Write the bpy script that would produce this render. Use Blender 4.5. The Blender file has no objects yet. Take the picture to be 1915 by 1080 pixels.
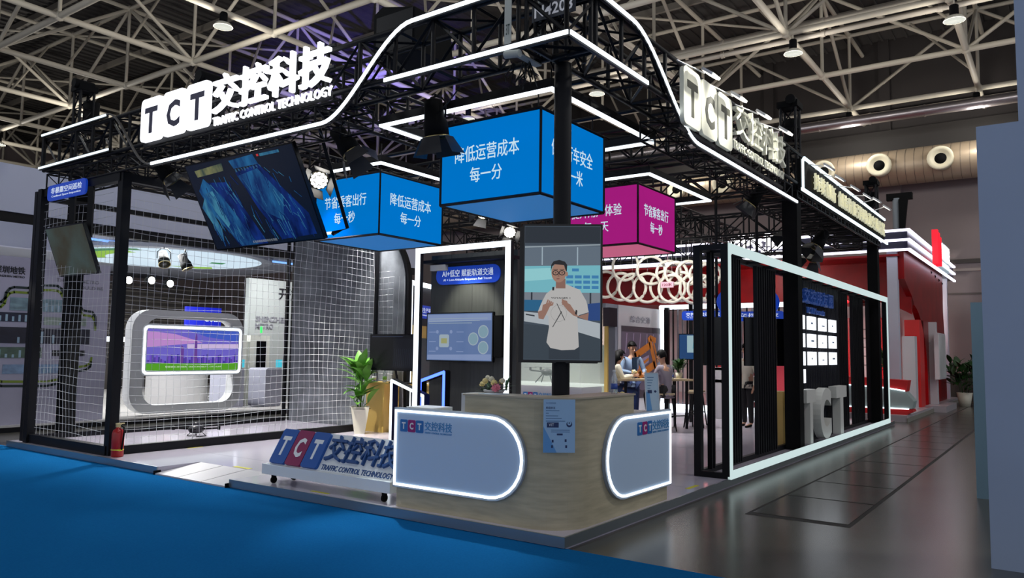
import bpy, bmesh, math, random
from math import pi, sin, cos, radians, hypot
from mathutils import Vector as Vec, Matrix
random.seed(7)
S = bpy.context.scene
COL = S.collection
# ------------------------------------------------------------------ camera
def look(yaw, pitch, roll):
    d = Vec((cos(pitch)*cos(yaw), cos(pitch)*sin(yaw), sin(pitch)))
    r = d.cross(Vec((0, 0, 1))).normalized(); u = r.cross(d)
    r2 = r*cos(roll)+u*sin(roll); u2 = -r*sin(roll)+u*cos(roll)
    return r2, u2, d
CR, CU, CD = look(0.61849787, 0.08071066, 0.0134783)
cam = bpy.data.cameras.new('camera'); cam.sensor_width = 36; cam.lens = 1455.383/1915*36; cam.clip_end = 300
co = bpy.data.objects.new('camera', cam); COL.objects.link(co)
co.matrix_world = Matrix(((CR.x, CU.x, -CD.x, -5.5231), (CR.y, CU.y, -CD.y, -3.3726), (CR.z, CU.z, -CD.z, 1.6), (0, 0, 0, 1)))
S.camera = co
# ------------------------------------------------------------------ world, exposure
w = bpy.data.worlds.new('world'); S.world = w; w.use_nodes = True
bg = w.node_tree.nodes['Background']; bg.inputs[0].default_value = (.80, .84, .95, 1); bg.inputs[1].default_value = .74
S.view_settings.view_transform = 'Standard'; S.view_settings.look = 'None'
S.view_settings.exposure = 0; S.view_settings.gamma = 1; S.view_settings.use_curve_mapping = False
def lamp(name, kind, loc, power, color=(1, 1, 1), size=.3, aim=None, spot=None, blend=.3):
    l = bpy.data.lights.new(name, kind); l.energy = power; l.color = color
    if kind == 'AREA': l.shape = 'DISK'; l.size = size
    else: l.shadow_soft_size = size
    if spot: l.spot_size = spot; l.spot_blend = blend
    o = bpy.data.objects.new(name, l); COL.objects.link(o); o.location = loc
    if aim is not None: o.rotation_euler = (Vec(aim)-Vec(loc)).to_track_quat('-Z', 'Y').to_euler()
    return o
# ------------------------------------------------------------------ materials
def srgb(r, g, b):
    f = lambda c: c/12.92 if c <= .04045 else ((c+.055)/1.055)**2.4
    return (f(r/255), f(g/255), f(b/255), 1)
MATS = {}
def mat(name, rgb, rough=.5, metal=0, emit=0, ecol=None, noise=0, nscale=8, bump=0, spec=.5, alpha=1, stretch=None, trans=0, col2=None):
    if name in MATS: return MATS[name]
    m = bpy.data.materials.new(name); m.use_nodes = True; nt = m.node_tree; b = nt.nodes['Principled BSDF']
    c = srgb(*rgb); b.inputs['Base Color'].default_value = c; b.inputs['Roughness'].default_value = rough
    b.inputs['Metallic'].default_value = metal; b.inputs['Specular IOR Level'].default_value = spec
    b.inputs['Alpha'].default_value = alpha; b.inputs['Transmission Weight'].default_value = trans
    if emit: b.inputs['Emission Color'].default_value = srgb(*(ecol or rgb)); b.inputs['Emission Strength'].default_value = emit
    if noise or bump:
        tc = nt.nodes.new('ShaderNodeTexCoord'); mp = nt.nodes.new('ShaderNodeMapping'); nz = nt.nodes.new('ShaderNodeTexNoise')
        nt.links.new(tc.outputs['Object'], mp.inputs[0]); nt.links.new(mp.outputs[0], nz.inputs['Vector'])
        if stretch: mp.inputs['Scale'].default_value = stretch
        nz.inputs['Scale'].default_value = nscale; nz.inputs['Detail'].default_value = 6
        if noise:
            cr = nt.nodes.new('ShaderNodeValToRGB'); nt.links.new(nz.outputs['Fac'], cr.inputs[0])
            c2 = srgb(*col2) if col2 else tuple(x*(1-noise) for x in c[:3])+(1,)
            cr.color_ramp.elements[0].position = .32; cr.color_ramp.elements[1].position = .68
            cr.color_ramp.elements[0].color = c2; cr.color_ramp.elements[1].color = c
            nt.links.new(cr.outputs[0], b.inputs['Base Color'])
            if emit and noise > .5: nt.links.new(cr.outputs[0], b.inputs['Emission Color'])
        if bump:
            bp = nt.nodes.new('ShaderNodeBump'); bp.inputs['Strength'].default_value = bump; bp.inputs['Distance'].default_value = .02
            nt.links.new(nz.outputs['Fac'], bp.inputs['Height']); nt.links.new(bp.outputs[0], b.inputs['Normal'])
    MATS[name] = m; return m
def glow(name, rgb, s): return mat(name, (10, 10, 10), .6, emit=s, ecol=rgb)
BLK = mat('black_steel', (9, 10, 15), .5, spec=.22); BLKM = mat('black_matt', (7, 8, 10), .8, spec=.15); BLKG = mat('black_gloss', (7, 8, 11), .2, spec=.35)
LED = glow('led_white', (236, 246, 255), 2.2); LEDS = glow('led_soft', (205, 226, 226), .95); LEDW = glow('led_thin', (215, 232, 240), 1.6)
WHT = mat('white_paint', (205, 205, 208), .35); WGL = mat('white_gloss', (196, 190, 204), .12)
ALU = mat('aluminium', (150, 160, 165), .3, .8); STL = mat('truss_cream', (192, 184, 168), .6, spec=.25)
GREY = mat('grey_board', (120, 130, 148), .6)
# ------------------------------------------------------------------ mesh builder
class Fr:
    """a local frame: origin, right, up; normal = right x up"""
    def __init__(s, o=(0, 0, 0), r=(1, 0, 0), u=(0, 1, 0)):
        s.o = Vec(o); s.r = Vec(r).normalized(); s.u = Vec(u).normalized(); s.n = s.r.cross(s.u)
    def __call__(s, a, b, c=0): return s.o+s.r*a+s.u*b+s.n*c
def FX(x, y=0, z=0): return Fr((x, y, z), (0, -1, 0), (0, 0, 1))      # faces -X, reads towards -Y
def FY(y, x=0, z=0): return Fr((x, y, z), (1, 0, 0), (0, 0, 1))       # faces -Y, reads towards +X
W0 = Fr()
class MB:
    def __init__(s, m=None): s.v = []; s.f = []; s.fm = []; s.ms = [m] if m else []; s.c = 0; s.sm = []; s.smooth = False
    def use(s, m):
        if m not in s.ms: s.ms.append(m)
        s.c = s.ms.index(m); return s
    def add(s, vs, fs, smooth=None):
        n = len(s.v); s.v += [Vec(v) for v in vs]
        for f in fs: s.f.append([n+i for i in f]); s.fm.append(s.c); s.sm.append(s.smooth if smooth is None else smooth)
        return s
    def box(s, a, b, fr=W0):
        (x0, y0, z0), (x1, y1, z1) = a, b
        vs = [fr(x, y, z) for z in (z0, z1) for y in (y0, y1) for x in (x0, x1)]
        return s.add(vs, [(0, 2, 3, 1), (4, 5, 7, 6), (0, 1, 5, 4), (2, 6, 7, 3), (0, 4, 6, 2), (1, 3, 7, 5)], False)
    def quad(s, pts): return s.add(pts, [tuple(range(len(pts)))], False)
    def poly(s, pts, w0, w1, fr=W0):
        """extruded outline (points in the frame's u, v)"""
        n = len(pts); vs = [fr(p[0], p[1], w0) for p in pts]+[fr(p[0], p[1], w1) for p in pts]
        fs = [tuple(range(n-1, -1, -1)), tuple(range(n, 2*n))]+[(i, (i+1) % n, n+(i+1) % n, n+i) for i in range(n)]
        return s.add(vs, fs, False)
    def flat(s, pts, w, fr=W0): return s.add([fr(p[0], p[1], w) for p in pts], [tuple(range(len(pts)))], False)
    def tube(s, p, q, r, n=8, r2=None, cap=True, smooth=True):
        p = Vec(p); q = Vec(q); d = q-p
        if d.length < 1e-6: return s
        d.normalize(); a = d.orthogonal().normalized(); b = d.cross(a); r2 = r if r2 is None else r2
        if n == 4: a, b = (a+b).normalized(), (b-a).normalized()
        vs = [p+(a*cos(2*pi*i/n)+b*sin(2*pi*i/n))*r for i in range(n)]+[q+(a*cos(2*pi*i/n)+b*sin(2*pi*i/n))*r2 for i in range(n)]
        s.add(vs, [(i, (i+1) % n, n+(i+1) % n, n+i) for i in range(n)], smooth and n > 4)
        if cap: s.add(vs, [tuple(range(n-1, -1, -1)), tuple(range(n, 2*n))], False)
        return s
    def path(s, pts, r, n=6, closed=False):
        pts = [Vec(p) for p in pts]; k = len(pts); rings = []
        for i, p in enumerate(pts):
            t = (pts[(i+1) % k]-pts[i-1]) if closed else (pts[min(i+1, k-1)]-pts[max(i-1, 0)])
            t.normalize(); up = Vec((0, 0, 1)) if abs(t.z) < .9 else Vec((1, 0, 0))
            a = t.cross(up).normalized(); b = t.cross(a)
            rr = r[i] if isinstance(r, (list, tuple)) else r
            rings.append([p+(a*cos(2*pi*j/n)+b*sin(2*pi*j/n))*rr for j in range(n)])
        m = len(s.v)
        vs = [v for g in rings for v in g]; fs = []
        for i in range(k if closed else k-1):
            i2 = (i+1) % k
            for j in range(n): fs.append((i*n+j, i*n+(j+1) % n, i2*n+(j+1) % n, i2*n+j))
        if not closed: fs += [tuple(range(n-1, -1, -1)), tuple(range((k-1)*n, k*n))]
        return s.add(vs, fs, n > 4)
    def ribbon(s, pts, w, h, fr=W0, side=0):
        """strip of width w following pts (u,v) in frame, thickness h along the normal"""
        for (a, b) in zip(pts[:-1], pts[1:]):
            d = Vec((b[0]-a[0], b[1]-a[1])); L = d.length
            if L < 1e-6: continue
            d /= L; nx, ny = -d.y*w/2, d.x*w/2
            e = d*(w*.25)
            s.poly([(a[0]-nx-e.x, a[1]-ny-e.y), (b[0]-nx+e.x, b[1]-ny+e.y), (b[0]+nx+e.x, b[1]+ny+e.y), (a[0]+nx-e.x, a[1]+ny-e.y)], 0, h, fr)
        return s
    def lathe(s, prof, c=(0, 0, 0), n=16, fr=None, smooth=True, cap=True):
        """prof: (radius, height) list; axis = frame normal or Z"""
        c = Vec(c); m = len(prof); vs = []
        for (r, z) in prof:
            for i in range(n):
                a = 2*pi*i/n
                vs.append(fr(c.x+r*cos(a), c.y+r*sin(a), c.z+z) if fr else c+Vec((r*cos(a), r*sin(a), z)))
        fs = [(j*n+i, j*n+(i+1) % n, (j+1)*n+(i+1) % n, (j+1)*n+i) for j in range(m-1) for i in range(n)]
        if cap and prof[0][0] > 1e-5: fs.append(tuple(range(n-1, -1, -1)))
        if cap and prof[-1][0] > 1e-5: fs.append(tuple(range((m-1)*n, m*n)))
        return s.add(vs, fs, smooth)
    def ball(s, c, r, n=10, sc=(1, 1, 1)):
        m = max(4, n//2); c = Vec(c); vs = []; fs = []
        for j in range(m+1):
            t = pi*j/m
            for i in range(n): vs.append(c+Vec((sin(t)*cos(2*pi*i/n)*r*sc[0], sin(t)*sin(2*pi*i/n)*r*sc[1], cos(t)*r*sc[2])))
        for j in range(m):
            for i in range(n): fs.append((j*n+i, (j+1)*n+i, (j+1)*n+(i+1) % n, j*n+(i+1) % n))
        return s.add(vs, fs, True)
    def build(s, name, parent=None, m=None):
        me = bpy.data.meshes.new(name)
        org = Vec((0, 0, 0)) if parent is None else wloc(parent)
        if parent is None and s.v:
            xs = [v.x for v in s.v]; ys = [v.y for v in s.v]; zs = [v.z for v in s.v]
            org = Vec(((min(xs)+max(xs))/2, (min(ys)+max(ys))/2, min(zs)))
        me.from_pydata([tuple(v-org) for v in s.v], [], s.f)
        for x in (s.ms if m is None else [m]): me.materials.append(x)
        if m is None: me.polygons.foreach_set('material_index', s.fm)
        me.polygons.foreach_set('use_smooth', s.sm)
        me.validate()
        bm = bmesh.new(); bm.from_mesh(me); bmesh.ops.recalc_face_normals(bm, faces=bm.faces); bm.to_mesh(me); bm.free()
        o = bpy.data.objects.new(name, me); COL.objects.link(o)
        if parent is not None: o.parent = parent
        else: o.location = org
        return o
def wloc(o):
    v = Vec((0, 0, 0))
    while o is not None: v = v+o.location; o = o.parent
    return v
def tag(o, label=None, cat=None, group=None, kind=None):
    if label: o['label'] = label
    if cat: o['category'] = cat
    if group: o['group'] = group
    if kind: o['kind'] = kind
    return o
def thing(name, label, cat, loc=(0, 0, 0), group=None, rz=0):
    o = bpy.data.objects.new(name, None); COL.objects.link(o); o.empty_display_size = .1
    o.location = loc; o.rotation_euler = (0, 0, rz); return tag(o, label, cat, group)
def struct(o, label=None, cat='structure'):
    return tag(o, label, None, None, 'structure')
def bx(a, b, m, name, parent=None, fr=W0): return MB(m).box(a, b, fr).build(name, parent)
def dup(o, loc, rot=None, label=None, group=None, parent=None):
    r = o.copy(); COL.objects.link(r); r.location = loc
    if rot is not None: r.rotation_euler = rot
    if label: r['label'] = label
    if group: r['group'] = group
    for ch in list(o.children):
        c = ch.copy(); COL.objects.link(c); c.parent = r
        for g in list(ch.children):
            d = g.copy(); COL.objects.link(d); d.parent = c
    return r
def bounds(vs): return min(v.x for v in vs), max(v.x for v in vs), min(v.y for v in vs), max(v.y for v in vs)
def text(s, box, fr, m, name='lettering', parent=None, depth=.004, bold=0, w0=0, shear=0, res=2, spacing=1, mb=None, keep=False):
    """text fitted to box (u0,v0,u1,v1) of a frame; keep=True keeps the aspect, fitting the height"""
    cjk = any(ord(ch) > 0x2e80 for ch in s)
    c = bpy.data.curves.new('t', 'FONT'); c.body = s; c.extrude = .5; c.offset = 0 if cjk else bold; c.resolution_u = res; c.shear = shear; c.space_character = spacing
    o = bpy.data.objects.new('t', c); me = bpy.data.meshes.new_from_object(o)
    vs = [v.co.copy() for v in me.vertices]; fs = [tuple(p.vertices) for p in me.polygons]
    bpy.data.objects.remove(o); bpy.data.curves.remove(c); bpy.data.meshes.remove(me)
    x0, x1, y0, y1 = bounds(vs); u0, v0, u1, v1 = box
    sx = (u1-u0)/(x1-x0); sy = (v1-v0)/(y1-y0)
    if keep: sx = min(sx, sy); sy = sx if keep == 2 else sy; u0 += ((u1-u0)-sx*(x1-x0))/2
    if cjk and bold:
        v0s, f0s, vs, fs = vs, fs, [], []
        for kz, (ax, ay) in enumerate(((-1, 0), (1, 0), (0, -1), (0, 1))):
            n0 = len(vs); vs += [v+Vec((ax*bold*.9, ay*bold*.9, kz*.05*(1 if v.z > 0 else 0))) for v in v0s]; fs += [tuple(i+n0 for i in f_) for f_ in f0s]
    pv = [fr(u0+(v.x-x0)*sx, v0+(v.y-y0)*sy, w0+(v.z+.5)*depth) for v in vs]
    if mb is not None: mb.use(m).add(pv, fs, False); return mb
    M = MB(m); M.add(pv, fs, False); return M.build(name, parent)
def rrect(u0, v0, u1, v1, r, n=5, corners=(1, 1, 1, 1)):
    """rounded rectangle outline; corners: bottom-left, bottom-right, top-right, top-left"""
    P = []
    for k, (cx, cy, a0) in enumerate(((u0+r, v0+r, pi), (u1-r, v0+r, 1.5*pi), (u1-r, v1-r, 0), (u0+r, v1-r, .5*pi))):
        if corners[k]:
            for i in range(n+1): a = a0+i*pi/2/n; P.append((cx+r*cos(a), cy+r*sin(a)))
        else: P.append(((u0, v0), (u1, v0), (u1, v1), (u0, v1))[k])
    return P
def ringband(outer, inner, w0, w1, fr, mb):
    n = len(outer); vs = []
    for w_ in (w0, w1):
        vs += [fr(p[0], p[1], w_) for p in outer]+[fr(p[0], p[1], w_) for p in inner]
    fs = []
    for i in range(n):
        j = (i+1) % n
        fs += [(2*n+i, 2*n+j, 3*n+j, 3*n+i), (i, n+i, n+j, j), (i, j, 2*n+j, 2*n+i), (n+i, 3*n+i, 3*n+j, n+j)]
    return mb.add(vs, fs, False)
def ell(cx, cy, rx, ry=None, n=20, a0=0, a1=2*pi):
    ry = ry or rx; k = n if a1-a0 > 6.28 else n+1
    return [(cx+rx*cos(a0+(a1-a0)*i/n), cy+ry*sin(a0+(a1-a0)*i/n)) for i in range(k)]
# ================================================================== the hall
CONC = mat('polished_concrete', (90, 88, 81), .25, noise=.42, nscale=1.1, spec=.4, bump=.04)
CONC2 = mat('trench_concrete', (74, 72, 67), .22, noise=.3, nscale=2.2)
struct(bx((-20, -15, -.2), (28, 50, 0), CONC, 'floor'))
FL = bpy.data.objects['floor']
# trench covers let into the concrete along the aisle
gap = bx((2.4, -1.66, 0), (27, -.66, .0015), mat('joint_dark', (30, 29, 28), .8), 'trench_gap', FL)
x = 2.5
while x < 26:
    L = 1.25
    bx((x+.02, -1.62, 0), (x+L-.02, -.70, .006), CONC2, 'trench_cover', FL); x += L
CARP = mat('blue_carpet', (26, 106, 168), 1, noise=.12, nscale=60, bump=.25, spec=0)
o = MB(CARP).box((-13, -12, 0), (.03, 10.6, .012)).build('carpet'); tag(o, 'bright blue carpet covering the open floor in front of the booth', 'carpet')
# roof
DECK = mat('roof_deck', (64, 61, 60), .8, noise=.1, nscale=.8)
rf = struct(bx((-20, -15, 14.3), (28, 50, 14.5), DECK, 'ceiling'))
m = MB(DECK)
for i in range(150): m.box((-20, -14.6+i*.43, 14.24), (28, -14.52+i*.43, 14.3))
tag(m.build('deck_rib', rf), kind='stuff')
m = MB(mat('purlin', (120, 114, 106), .6))
for i in range(11): m.box((-19+i*4.2+1.1, -15, 14.0), (-19+i*4.2+1.22, 50, 14.24))
tag(m.build('purlin', rf), kind='stuff')
WALLM = mat('hall_wall_panel', (128, 116, 115), .7, noise=.06, nscale=.6)
wb = struct(bx((28, -15, 0), (28.3, 50, 14.5), WALLM, 'wall_back'))
bx((27.93, -15, 10.5), (28, 50, 14.3), mat('upper_wall', (46, 41, 40), .8), 'upper_panel', wb)
bx((27.9, -15, 0), (28, 50, 1.05), mat('wall_dado', (52, 47, 42), .35, noise=.25, nscale=1.5), 'dado', wb)
for z0, z1, d, c in ((5.15, 5.3, .08, (60, 54, 50)), (4.85, 4.95, .05, (150, 138, 132)), (9.6, 10.5, .5, (40, 36, 34)), (11.2, 11.35, .3, (60, 55, 50)), (3.98, 4.04, .03, (90, 82, 78))):
    bx((28-d, -15, z0), (28, 50, z1), mat('band_%d' % int(z0*100), c, .7), 'wall_band', wb)
for y in (-7, -2.4, 2.2, 6.8, 11.4, 16, 20.6, 25):
    bx((27.75, y-.5, 0), (28, y+.5, 9.6), WALLM, 'pilaster', wb)
    for z in (10.6, 12): bx((27.8, y-.2, 10.5), (28, y+.2, 14.3), mat('upper_wall', (1, 1, 1)), 'pilaster', wb) if z == 12 else None
wl = struct(bx((-20, 50, 0), (28, 50.3, 14.5), WALLM, 'wall_left'))
# space frame of cream tubes
sf = thing('roof_space_frame', 'cream painted steel tube truss grid spanning under the hall roof', 'roof truss', (4, 15, 11))
GX = [25.5-4.2*k for k in range(9)]; GY = [-9.6+4.2*k for k in range(14)]
ZB, ZT = 11.0, 13.85
for y in GY:
    MB(STL).tube((GX[-1]-1, y, ZB), (28, y, ZB), .095).build('chord', sf); MB(STL).tube((GX[-1]-1, y, ZT), (28, y, ZT), .075).build('chord', sf)
for x in GX:
    MB(STL).tube((x, -14, ZB), (x, 48, ZB), .095).build('chord', sf); MB(STL).tube((x, -14, ZT), (x, 48, ZT), .075).build('chord', sf)
for i, x in enumerate(GX):
    m = MB(STL)
    for j, y in enumerate(GY):
        m.tube((x, y, ZB), (x, y, ZT), .055, 6)
        if j+1 < len(GY):
            a, b = (ZB, ZT) if (i+j) % 2 else (ZT, ZB)
            m.tube((x, y, a), (x, y+4.2, b), .06, 6)
        if i+1 < len(GX):
            a, b = (ZB, ZT) if (i+j) % 2 else (ZT, ZB)
            m.tube((x, y, a), (x-4.2, y, b), .06, 6)
            if j+1 < len(GY) and (i+j) % 2: m.tube((x, y, ZT), (x-4.2, y+4.2, ZT), .05, 6)
            m.tube((x, y+2.1, ZT), (x-2.1, y, ZB), .045, 6)
        m.ball((x, y, ZB), .15, 8); m.ball((x, y, ZT), .13, 8)
    tag(m.build('web_tube', sf), kind='stuff')
# pipes along the roof
PIPE = mat('roof_pipe', (168, 160, 148), .45)
for k, (x, z, r, lb) in enumerate(((17.5, 11.27, .11, 'upper of the two cream pipes slung across the roof truss'), (17.5, 10.93, .09, 'lower of the two cream pipes slung across the roof truss'))):
    m = MB(PIPE).tube((x, -14, z), (x, 40, z), r)
    for i in range(18): m.tube((x, -13+i*3, z), (x, -12.9+i*3, z), r*1.25)
    tag(m.build('roof_pipe'), lb, 'pipe')
FOIL = mat('duct_foil', (165, 158, 160), .32, .85, bump=.3, nscale=5)
m = MB(FOIL).tube((25, -14, 10.35), (25, 40, 10.35), .2, 12)
for i in range(30): m.tube((25, -14+i*1.8, 10.35), (25, -13.94+i*1.8, 10.35), .215, 12)
tag(m.build('foil_pipe'), 'thin silver foil wrapped duct running under the roof truss', 'duct')
DUCT = mat('duct_metal', (168, 150, 128), .42, .35, bump=.15, nscale=3)
du = thing('air_duct', 'large round metal air duct with cream jet nozzles along the hall back wall', 'duct', (27.0, 5, 8.2))
m = MB(DUCT).tube((27.0, -14, 8.85), (27.0, 40, 8.85), .68, 24)
m.build('duct_tube', du)
m = MB(mat('duct_seam', (105, 98, 92), .5, .6))
for i in range(180): m.tube((27.0, -14+i*.3, 8.85), (27.0, -13.985+i*.3, 8.85), .688, 20, cap=False)
tag(m.build('seam_ring', du), kind='stuff')
CRM = mat('nozzle_cream', (212, 205, 180), .5)
for y in (0.12-2.05, 0.12, 2.18, 4.2, 6.3, 8.3, 10.4):
    f = Fr((26.12, y, 8.85), (0, -1, 0), (0, 0, 1))
    n = MB(CRM).lathe([(.42, -.35), (.44, .0), (.4, .04), (.3, -.02), (.2, -.12)], n=20, fr=f).build('nozzle', du)
    MB(BLKM).lathe([(.2, -.13), (.2, -.11)], n=16, fr=f).build('nozzle_opening', n)
# high-bay lamps
LB = glow('lamp_glass', (238, 240, 228), .85); LH = mat('lamp_hood', (190, 188, 175), .5)
def bay(x, y, label, dz=0):
    t = thing('high_bay_lamp', label, 'lamp', (x, y, 10.35), 'high bay lamps under the roof truss')
    MB(BLKM).lathe([(.09, .42), (.11, .4), (.11, .15), (.09, .13)], (x, y, 10.35), 12).build('housing', t)
    MB(LH).lathe([(.1, .14), (.2, .1), (.27, 0), (.25, .0)], (x, y, 10.35), 16, cap=False).build('reflector', t)
    MB(LB).lathe([(.0, .012), (.25, .01)], (x, y, 10.35), 16).build('lens', t)
    MB(STL).tube((x, y, 10.75), (x, y, 11-dz), .02, 6).build('hanger', t)
    t.location.z += dz; lamp('high_bay_light', 'POINT', (x, y, 9.8), 240 if x < 12 else 150, (1, .96, .88), .3)
for x, y, lb in ((6.95, 15.55, 'round hall lamp hanging top left beside the thick roof tubes'), (17.1, 2.8, 'round hall lamp under the roof above the right hand letter sign'),
                 (17.1, -1.3, 'round hall lamp at the top right of the roof beside the grey panel'), (25.2, 3.0, 'round hall lamp below the silver foil pipe, left one'),
                 (25.2, -1.15, 'round hall lamp below the silver foil pipe beside the grey panel'), (8.7, 34.5, 'small far hall lamp at the left edge of the roof'),
                 (17.0, 14.8, 'hall lamp seen just above the front blue hanging box'), (8.7, 26.8, 'hall lamp far left behind the raised left truss'),
                 (25.2, 9.9, 'hall lamp seen beside the right corner of the square light frame'), (17.1, 9.3, 'hall lamp hidden behind the dark corner truss')):
    bay(x, y, lb, .2 if x < 7 else 0)
for x, y, pw in ((-3, 2, 270), (-3, 12, 500), (4, -6, 650), (12, -8, 350), (8, 8, 270)): lamp('hall_fill', 'POINT', (x, y, 9.9), pw, (1, .97, .93) if y < 0 else (.93, .97, 1), .3)
# grey boards at the right edge (back of the next stand)
G1 = mat('grey_board_blue', (148, 164, 190), .6, noise=.04, nscale=2); G2 = mat('grey_board_teal', (120, 150, 165), .6)
for a, b, mm, lb in (((1.6, -8, 0), (1.75, -2.845, 3.447), G1, 'nearest blue grey board wall rising at the right edge'),
                     ((1.95, -8, 0), (2.2, -3.12, 7.5), G1, 'tall blue grey board standing behind the nearest right board'),
                     ((5.0, -8, 0), (5.1, -2.475, 2.25), G2, 'low teal grey board edge peeping out behind the right boards')):
    m = MB(mm).box(a, b)
    tag(m.build('display_board'), lb, 'wall board')
# ================================================================== booth platform
pf = MB(WGL)
pf.poly([(0.02, 0.02), (14.9, 0.02), (14.9, 10.3), (0.02, 10.3), (0.02, 6.0), (.6, 6.0), (.6, 4.5), (.02, 4.5)], 0.0, .1)
PF = tag(pf.build('booth_floor'), 'raised glossy white floor platform of the whole booth', 'platform')
def trim(a, b, name='edge_profile'): bx(a, b, ALU, name, PF)
trim((0, .0, .02), (.02, 4.5, .104)); trim((0, 6.0, .02), (.02, 10.3, .104)); trim((.02, 0, .02), (14.9, .02, .104))
for k in range(8):
    MB(mat('floor_seam', (120, 118, 128), .4)).box((1.2+k*1.75, .05, .1), (1.206+k*1.75, 10.2, .1008)).build('floor_joint', PF)
for x, y, dx, dy in ((.1, 2.95, .04, .28), (.62, 5.0, .06, .32), (2.85, .12, .3, .05), (1.3, 7.38, .25, .04)):
    bx((x, y, .1), (x+dx, y+dy, .1025), mat('yellow_tape', (196, 190, 40), .6), 'tape_strip', PF)
rp = MB(mat('ramp_board', (188, 186, 190), .4))
RP = thing('access_ramp', 'low white slotted wheelchair ramp set into the platform edge', 'ramp', (.3, 5.25, 0))
for i in range(3):
    y0 = 4.52+i*.49
    MB(mat('ramp_board', (188, 186, 190), .4)).poly([(-.03, .012), (.6, .012), (.6, .1), (-.03, .03)], 0, .475, Fr((0, y0+.475, 0), (1, 0, 0), (0, 0, 1))).build('ramp_panel', RP)
for y in (4.5, 5.985): bx((-.04, y, 0.012), (.05, y+.02, .06), BLKM, 'end_cap', RP)
# ================================================================== reception counter
WOOD = mat('oak_laminate', (186, 176, 148), .5, noise=.22, nscale=3, stretch=(1.2, 1.2, 9), spec=.4)
WOODD = mat('oak_top', (170, 160, 140), .4)
CT = thing('reception_counter', 'L shaped oak laminate reception counter with rounded corner and two lit panels', 'counter', (.9, .8, .1))
x0, y0, x1, y1, R = .1, .06, 2.12, 1.97, .38
def lface(xa, ya, r, xb, yb, n=10):
    """outer line of the counter from far right end round the corner to far left end"""
    return [(xb, ya)]+[(xa+r-r*sin(a), ya+r-r*cos(a)) for a in [i*pi/2/n for i in range(n+1)]]+[(xa, yb)]
out = lface(x0, y0, R, x1, y1); inn = lface(x0+.5, y0+.5, .12, x1, y1)
MB(WOOD).poly(out+inn[::-1], .1, .97).build('body', CT)
o2 = lface(x0-.0, y0-.0, R, x1+.0, y1+.0); 
WT = mat('white_top', (200, 200, 196), .3); bx((x0-.02, 1.2, .97), (x0+.52, y1+.02, 1.0), WT, 'worktop', CT); bx((1.36, y0-.02, .97), (x1+.02, y0+.52, 1.0), WT, 'worktop', CT)
MB(WOOD).poly(lface(x0, y0, R, 1.36, 1.2)+lface(x0+.5, y0+.5, .12, 1.36, 1.2)[::-1], .97, 1.0).build('body_top', CT)
ou = lface(x0+.0, y0+.0, R, 1.36, 1.14); ii = lface(x0+.3, y0+.3, .12, 1.36, 1.14)
MB(WOOD).poly(ou+ii[::-1], 1.0, 1.2).build('raised_shelf', CT)
bx((x0+.02, 1.14, 1.0), (x0+.32, 1.2, 1.215), mat('white_top', (1, 1, 1)), 'shelf_end', CT)
MB(WOODD).poly(lface(x0-.01, y0-.01, R, 1.38, 1.16)+lface(x0+.32, y0+.32, .12, 1.38, 1.16)[::-1], 1.2, 1.215).build('shelf_top', CT)
# lit panels
PANF = mat('panel_board', (182, 206, 232), .6); EDG = mat('panel_edge', (150, 160, 172), .4)
def dpanel(fr, w, h, flip, px0, label):
    """D shaped panel in frame: straight end at u=0 (or w when flipped), round end opposite"""
    def D(i):
        r = h/2-i; n = 14; cx = w-h/2
        P = [(i, i)]+[(cx+r*sin(a), h/2-r*cos(a)) for a in [k*pi/n for k in range(n+1)]]+[(i, h-i)]
        return [((w-u) if flip else u, v) for u, v in P]
    e = MB(EDG).poly(D(0), 0.0, .035, fr).build('lit_panel', CT)
    MB(PANF).poly(D(.02), .035, .04, fr).build('panel_face', e)
    ringband(D(.020), D(.042), .036, .05, fr, MB(LED)).build('light_strip', e)
LOGOB = mat('logo_blue', (30, 110, 180), .5); LOGOP = mat('logo_magenta', (150, 20, 110), .5); LOGOW = mat('logo_white', (225, 228, 232), .5)
def logo(fr, u, v, h, par, w0, cols=None, depth=.004, eng=True, wr=2.9, name='logo'):
    """three rounded tiles T C T, then the Chinese name and the small English line"""
    c1, c2, cw, ct = cols or (LOGOB, LOGOP, LOGOW, mat('logo_text', (66, 140, 196), .5))
    m = MB(); tw = h*.82
    for i, ch in enumerate('TCT'):
        a = u+i*(tw+h*.06)
        m.use(c2 if i == 1 else c1).poly(rrect(a, v, a+tw, v+h, h*.1, 4), w0, w0+depth, fr)
        text(ch, (a+tw*.24, v+h*.22, a+tw*.76, v+h*.78), fr, cw, depth=depth*.6, bold=.035, w0=w0+depth, mb=m)
    a = u+3*(tw+h*.06)+h*.08
    text('交控科技', (a, v+h*.24, a+h*wr, v+h*.98), fr, ct, depth=depth, bold=.008, w0=w0, mb=m)
    if eng: text('TRAFFIC CONTROL TECHNOLOGY', (a, v+h*.0, a+h*wr, v+h*.14), fr, ct, depth=depth*.6, bold=.01, w0=w0, mb=m)
    return m.build(name, par)
fl = FX(x0-.002, 1.99, .29); dpanel(fl, 1.55, .76, False, 0, 'l')
logo(FX(x0-.002, 1.99, .29), .09, .535, .115, CT, .0405)
frr = FY(y0-.002, .72, .25); dpanel(frr, 1.42, .78, True, 0, 'r')
logo(FY(y0-.002, .72, .25), .63, .565, .125, CT, .0405, wr=3.1)
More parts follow.
